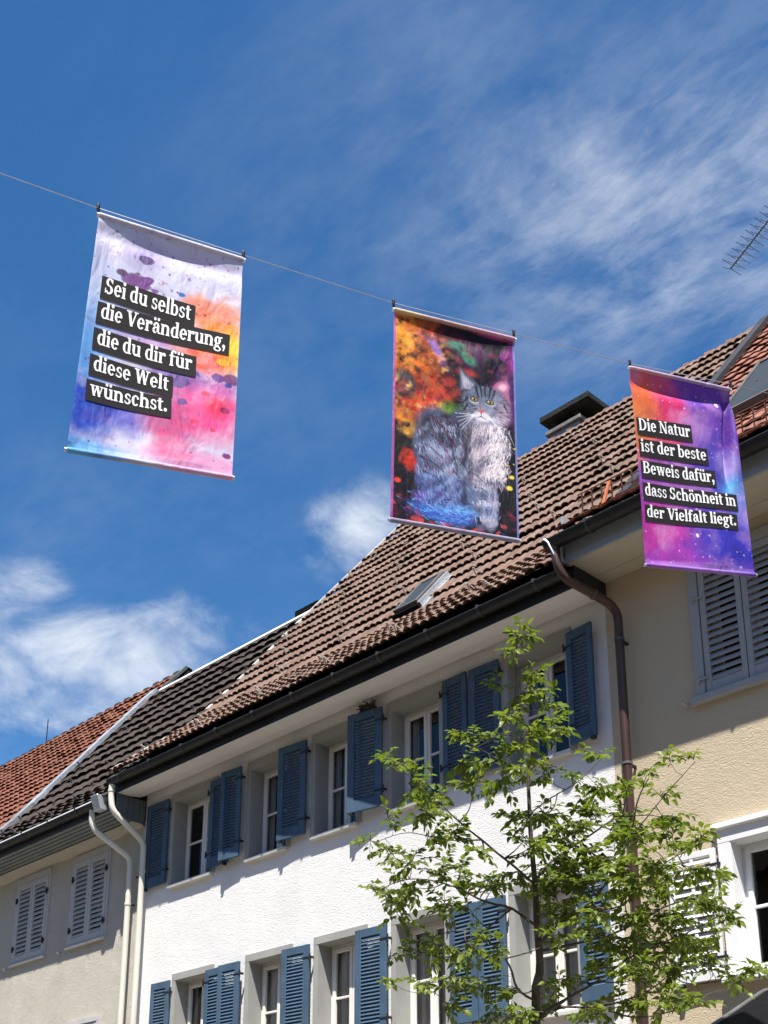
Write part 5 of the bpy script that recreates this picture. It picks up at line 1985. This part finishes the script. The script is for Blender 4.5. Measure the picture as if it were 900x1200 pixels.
# ------------------------------------------------------------------ tree
random.seed(21)
tree = thing('young_tree', 'slender young street tree with open crown of small green leaves before the white house', 'tree', tuple(Vector((at_depth(628, 1200, 8.0).x, at_depth(628, 1200, 8.0).y, 0.0))))
tb = at_depth(628, 1200, 8.0)


def D(px, py, dep):
    return at_depth(px, py, dep)


trunk_pts = [Vector((tb.x + 0.02, tb.y, 0.0)), Vector((tb.x, tb.y + .01, 1.4)), D(628, 1193, 8.0), D(632, 1140, 8.02), D(631, 1107, 8.04), D(628, 1070, 8.06), D(625, 1010, 8.1),
             D(622, 953, 8.15), D(620, 907, 8.2), D(619, 873, 8.22), D(613, 843, 8.24), D(605, 815, 8.24), D(606, 780, 8.22), D(607, 745, 8.2)]
tr_r = [0.042, 0.036, 0.028, 0.026, 0.023, 0.020, 0.0165, 0.013, 0.011, 0.009, 0.0075, 0.006, 0.005, 0.003]
branches = []


def resamp(pts, n=4):
    """smooth polyline (Catmull-Rom)"""
    P = [pts[0]] + list(pts) + [pts[-1]]
    out = []
    for i in range(1, len(P) - 2):
        for k in range(n):
            t = k / n
            a, b, c, d = P[i - 1], P[i], P[i + 1], P[i + 2]
            out.append(0.5 * ((2 * b) + (c - a) * t + (2 * a - 5 * b + 4 * c - d) * t * t + (3 * b - a - 3 * c + d) * t ** 3))
    out.append(pts[-1])
    return out


wood = MB()
skel = []


def limb(pts, r0, r1, n=4, sides=7):
    Q = resamp(pts, n)
    wood.tube([q + Vector((mn.noise(q * 6), mn.noise(q * 6 + Vector((9, 0, 0))), mn.noise(q * 6 + Vector((0, 9, 0))))) * 0.012 for q in Q],
              [r0 + (r1 - r0) * i / (len(Q) - 1) for i in range(len(Q))], sides)
    for i, q in enumerate(Q):
        skel.append((q, r0 + (r1 - r0) * i / (len(Q) - 1)))


limb_t = resamp(trunk_pts, 3)
rr = np.interp(np.linspace(0, 1, len(limb_t)), np.linspace(0, 1, len(tr_r)), tr_r).tolist()
tk = MB().tube([q + Vector((mn.noise(q * 3), mn.noise(q * 3 + Vector((5, 0, 0))), 0)) * 0.02 for q in limb_t], rr, 10).build('trunk', MT['bark'], tree, smooth=True)
for q, r_ in zip(limb_t, rr):
    if q.z > 2.4:
        skel.append((q, r_))
L_ = [
    ([(631, 1107, 8.04), (660, 1080, 7.95), (690, 1062, 7.85), (712, 1030, 7.8), (735, 985, 7.75), (750, 930, 7.7), (765, 905, 7.7)], .017, .004),
    ([(632, 1115, 8.04), (665, 1108, 8.1), (700, 1100, 8.15), (740, 1085, 8.2), (780, 1062, 8.3), (820, 1050, 8.35)], .015, .004),
    ([(628, 1085, 8.05), (600, 1065, 8.1), (560, 1052, 8.2), (520, 1035, 8.3), (480, 1030, 8.4), (440, 1045, 8.45)], .014, .003),
    ([(626, 1035, 8.08), (600, 1012, 8.0), (565, 985, 7.9), (530, 955, 7.8), (500, 925, 7.75), (470, 905, 7.7)], .013, .003),
    ([(630, 1175, 8.0), (606, 1158, 7.9), (596, 1130, 7.8), (575, 1105, 7.7), (545, 1090, 7.6), (505, 1100, 7.55)], .013, .003),
    ([(632, 1190, 8.0), (665, 1170, 8.1), (700, 1150, 8.2), (745, 1118, 8.3), (790, 1100, 8.4), (840, 1075, 8.5)], .016, .004),
    ([(628, 1197, 8.0), (655, 1182, 7.8), (700, 1180, 7.6), (750, 1165, 7.5), (800, 1130, 7.4)], .015, .004),
    ([(620, 905, 8.2), (635, 890, 8.15), (650, 870, 8.1), (660, 850, 8.1)], .007, .002),
    ([(622, 953, 8.15), (645, 935, 8.2), (680, 915, 8.3), (705, 890, 8.3)], .008, .002),
    ([(620, 915, 8.2), (595, 895, 8.1), (565, 880, 8.0), (545, 865, 7.95)], .008, .002),
    ([(618, 870, 8.2), (600, 862, 8.25), (575, 860, 8.3), (550, 880, 8.3)], .006, .002),
    ([(607, 745 + 60, 8.24), (620, 790, 8.2), (630, 785, 8.2)], .004, .002),
    ([(626, 1035, 8.08), (650, 1005, 8.1), (690, 980, 8.15), (720, 960, 8.2), (760, 955, 8.25), (790, 960, 8.3)], .012, .003),
    ([(690, 1062, 7.85), (730, 1060, 7.7), (780, 1010, 7.6), (830, 985, 7.5)], .009, .003),
    ([(735, 985, 7.75), (780, 930, 7.7), (815, 893, 7.7)], .006, .002),
    ([(600, 1065, 8.1), (560, 1095, 8.1), (510, 1115, 8.1), (465, 1120, 8.1)], .009, .003),
    ([(565, 985, 7.9), (525, 985, 7.95), (480, 975, 8.0), (445, 985, 8.05)], .007, .002),
    ([(606, 1158, 7.9), (580, 1160, 7.85), (540, 1150, 7.8), (500, 1165, 7.8)], .009, .003),
    ([(745, 1118, 8.3), (800, 1150, 8.2), (850, 1150, 8.1), (890, 1135, 8.1)], .008, .002),
    ([(700, 1180, 7.6), (740, 1192, 7.5), (790, 1185, 7.4), (830, 1165, 7.4)], .009, .003)]
for pts, a, b_ in L_:
    limb([D(*p) for p in pts], a * 0.7, b_ * 0.8)

# leaf spray positions: (px, py, radius px, weight)
CL = [(608, 745, 18, 2), (598, 765, 12, 1), (585, 800, 16, 1), (625, 790, 16, 2), (612, 815, 22, 2), (640, 822, 16, 1), (600, 838, 18, 2), (640, 850, 24, 2), (618, 868, 24, 2), (655, 860, 14, 1),
      (552, 865, 22, 2), (575, 885, 24, 2), (545, 900, 24, 2), (590, 912, 26, 2), (560, 920, 20, 1), (606, 895, 22, 2), (640, 905, 18, 1),
      (452, 885, 14, 1), (466, 902, 18, 1), (490, 918, 22, 2), (475, 930, 16, 1), (510, 935, 20, 2), (500, 955, 24, 2), (455, 955, 14, 1), (530, 975, 22, 2),
      (435, 985, 14, 1), (455, 1000, 20, 1), (480, 1010, 22, 2), (430, 1042, 16, 1), (455, 1045, 24, 2), (485, 1040, 24, 2), (515, 1025, 24, 2), (545, 1035, 24, 2), (500, 985, 20, 1),
      (470, 1070, 18, 1), (520, 1070, 24, 2), (555, 1060, 24, 1), (575, 1035, 22, 2), (560, 1000, 20, 1), (470, 1118, 18, 1), (500, 1108, 24, 2), (530, 1115, 26, 2), (565, 1105, 26, 2), (590, 1120, 20, 1),
      (455, 1150, 10, 1), (500, 1150, 22, 1), (540, 1150, 24, 2), (575, 1160, 24, 1), (600, 1165, 18, 1), (520, 1178, 18, 1), (610, 1190, 22, 2), (575, 1190, 18, 1), (640, 1175, 20, 1),
      (610, 955, 20, 1), (640, 960, 24, 2), (665, 980, 26, 2), (690, 960, 24, 2), (620, 990, 24, 2), (655, 1010, 28, 3), (690, 1000, 26, 3), (600, 1025, 24, 1), (640, 1040, 28, 2), (680, 1035, 28, 3), (715, 1020, 28, 3),
      (675, 905, 18, 1), (700, 885, 16, 1), (700, 925, 24, 2), (735, 920, 20, 1), (730, 955, 26, 2), (760, 900, 14, 1), (785, 892, 12, 1), (808, 890, 14, 1), (770, 935, 18, 1), (745, 980, 26, 2),
      (785, 955, 20, 1), (790, 985, 24, 1), (770, 1010, 26, 2), (820, 985, 18, 1), (740, 1040, 28, 3), (780, 1040, 28, 2), (810, 1020, 22, 1), (845, 1025, 18, 1), (700, 1065, 26, 2), (745, 1075, 30, 3), (785, 1075, 30, 3),
      (825, 1060, 26, 2), (855, 1075, 18, 1), (725, 1105, 28, 2), (765, 1110, 30, 3), (805, 1105, 28, 2), (840, 1098, 18, 1), (750, 1145, 28, 2), (790, 1140, 28, 2), (825, 1135, 18, 1), (735, 1180, 26, 2), (775, 1180, 26, 2), (815, 1175, 18, 1),
      (860, 1140, 18, 1), (885, 1135, 14, 1), (700, 1130, 22, 1), (690, 1090, 22, 1), (660, 1070, 24, 2), (655, 1100, 20, 1), (690, 1185, 22, 1), (660, 1150, 18, 1)]
leaves = []


def leaf_frame(p, d, roll):
    """leaf axis d, blade roughly facing upward"""
    d = d.normalized()
    up = Vector((0, 0, 1)) + Vector((random.gauss(0, .45), random.gauss(0, .45), 0))
    side = d.cross(up)
    if side.length < 1e-3:
        side = Vector((1, 0, 0))
    side.normalize()
    nrm = side.cross(d).normalized()
    return Matrix(((side.x, d.x, nrm.x, p.x), (side.y, d.y, nrm.y, p.y), (side.z, d.z, nrm.z, p.z), (0, 0, 0, 1)))


def skel_near(p):
    best, bd = None, 1e9
    for q, r_ in skel:
        dd = (q - p).length + max(0, q.z - p.z) * .6
        if dd < bd:
            bd, best = dd, (q, r_)
    return best


for (px, py, rad, wt) in CL:
    # depth follows the nearest limb in the picture, with real spread through the crown
    best, bd = 8.1, 1e9
    for q, r_ in skel[::2]:
        x, y, w = project(q)
        dd = math.hypot(x - px, y - py)
        if dd < bd:
            bd, best = dd, w
    for s_ in range(wt + (1 if px > 600 and py > 940 else 0)):
        dep = best + random.gauss(0, 0.22)
        c = D(px + random.uniform(-.3, .3) * rad, py + random.uniform(-.3, .3) * rad, dep)
        q, r_ = skel_near(c)
        mid = (q + c) / 2 + Vector((random.gauss(0, .02), random.gauss(0, .02), -0.02))
        tw = resamp([q, mid, c], 4)
        wood.tube(tw, [min(r_, .006) * (1 - .7 * i / (len(tw) - 1)) for i in range(len(tw))], 5, False)
        out = (c - q).normalized()
        R0 = rad * dep / 1492
        for t_ in range(5):
            dv = (out * .6 + Vector((random.gauss(0, .8), random.gauss(0, .8), random.gauss(0, .45)))).normalized()
            Lt = R0 * random.uniform(0.8, 1.45)
            st = tw[-1 - (t_ % 3)]
            pts = [st, st + dv * Lt * .5 + Vector((0, 0, .006)), st + dv * Lt + Vector((0, 0, -.012))]
            pts = resamp(pts, 3)
            wood.tube(pts, [.0026 - .0018 * i / (len(pts) - 1) for i in range(len(pts))], 4, False)
            nl = max(4, int(Lt / 0.0150))
            for i in range(nl):
                f = (i + .8) / nl
                k = min(int(f * (len(pts) - 1)), len(pts) - 2)
                p = pts[k].lerp(pts[k + 1], f * (len(pts) - 1) - k)
                sd_ = dv.cross(Vector((0, 0, 1))).normalized() * (1 if i % 2 else -1)
                ld = (dv * random.uniform(.4, .9) + sd_ * random.uniform(.4, 1.0) + Vector((0, 0, random.uniform(-.55, .15))))
                if i == nl - 1:
                    ld = dv + Vector((0, 0, -.2))
                leaves.append((leaf_frame(p, ld, 0) @ Matrix.Scale(random.uniform(.72, 1.2), 4)))

br = wood.build('branches', MT['bark'], tree, smooth=True)


def leaf_mesh(seed, L=.058, w=.0155):
    rnd = random.Random(seed)
    m = MB()
    rows = []
    prof = ((0.0, .08), (.16, .10), (.34, .85), (.58, 1.0), (.82, .55), (1.0, .03))
    curl = rnd.uniform(.003, .014)
    fold = rnd.uniform(.15, .5)
    for (t, k) in prof:
        z = -curl * (t * 1.3) ** 2
        rows.append([(-w * k, t * L, z + w * k * fold), (0, t * L, z), (w * k, t * L, z + w * k * fold * rnd.uniform(.7, 1.3))])
    m.grid(rows)
    return m.mesh('leaf', MT['leaf'], True)


LM = [leaf_mesh(i) for i in range(4)]
vis = sorted(range(len(leaves)), key=lambda i: (leaves[i].translation - CAM).length / leaves[i].to_scale().x + (0 if in_frame(leaves[i].translation) else 100))
for i in vis[:300]:
    inst('leaf', LM[i % 4], leaves[i], br)
co = [np.array([v.co for v in me.vertices]) for me in LM]
fc = [[tuple(p.vertices) for p in me.polygons] for me in LM]
mb = MB()
for i in vis[300:]:
    M = np.array(leaves[i])
    P = co[i % 4] @ M[:3, :3].T + M[:3, 3]
    b0 = len(mb.v)
    mb.v += [tuple(p) for p in P]
    mb.f += [tuple(b0 + k for k in f) for f in fc[i % 4]]
o = mb.build('foliage', MT['leaf'], tree, smooth=True)
o['kind'] = 'stuff'
print('leaves', len(leaves), 'objects', len(bpy.data.objects))
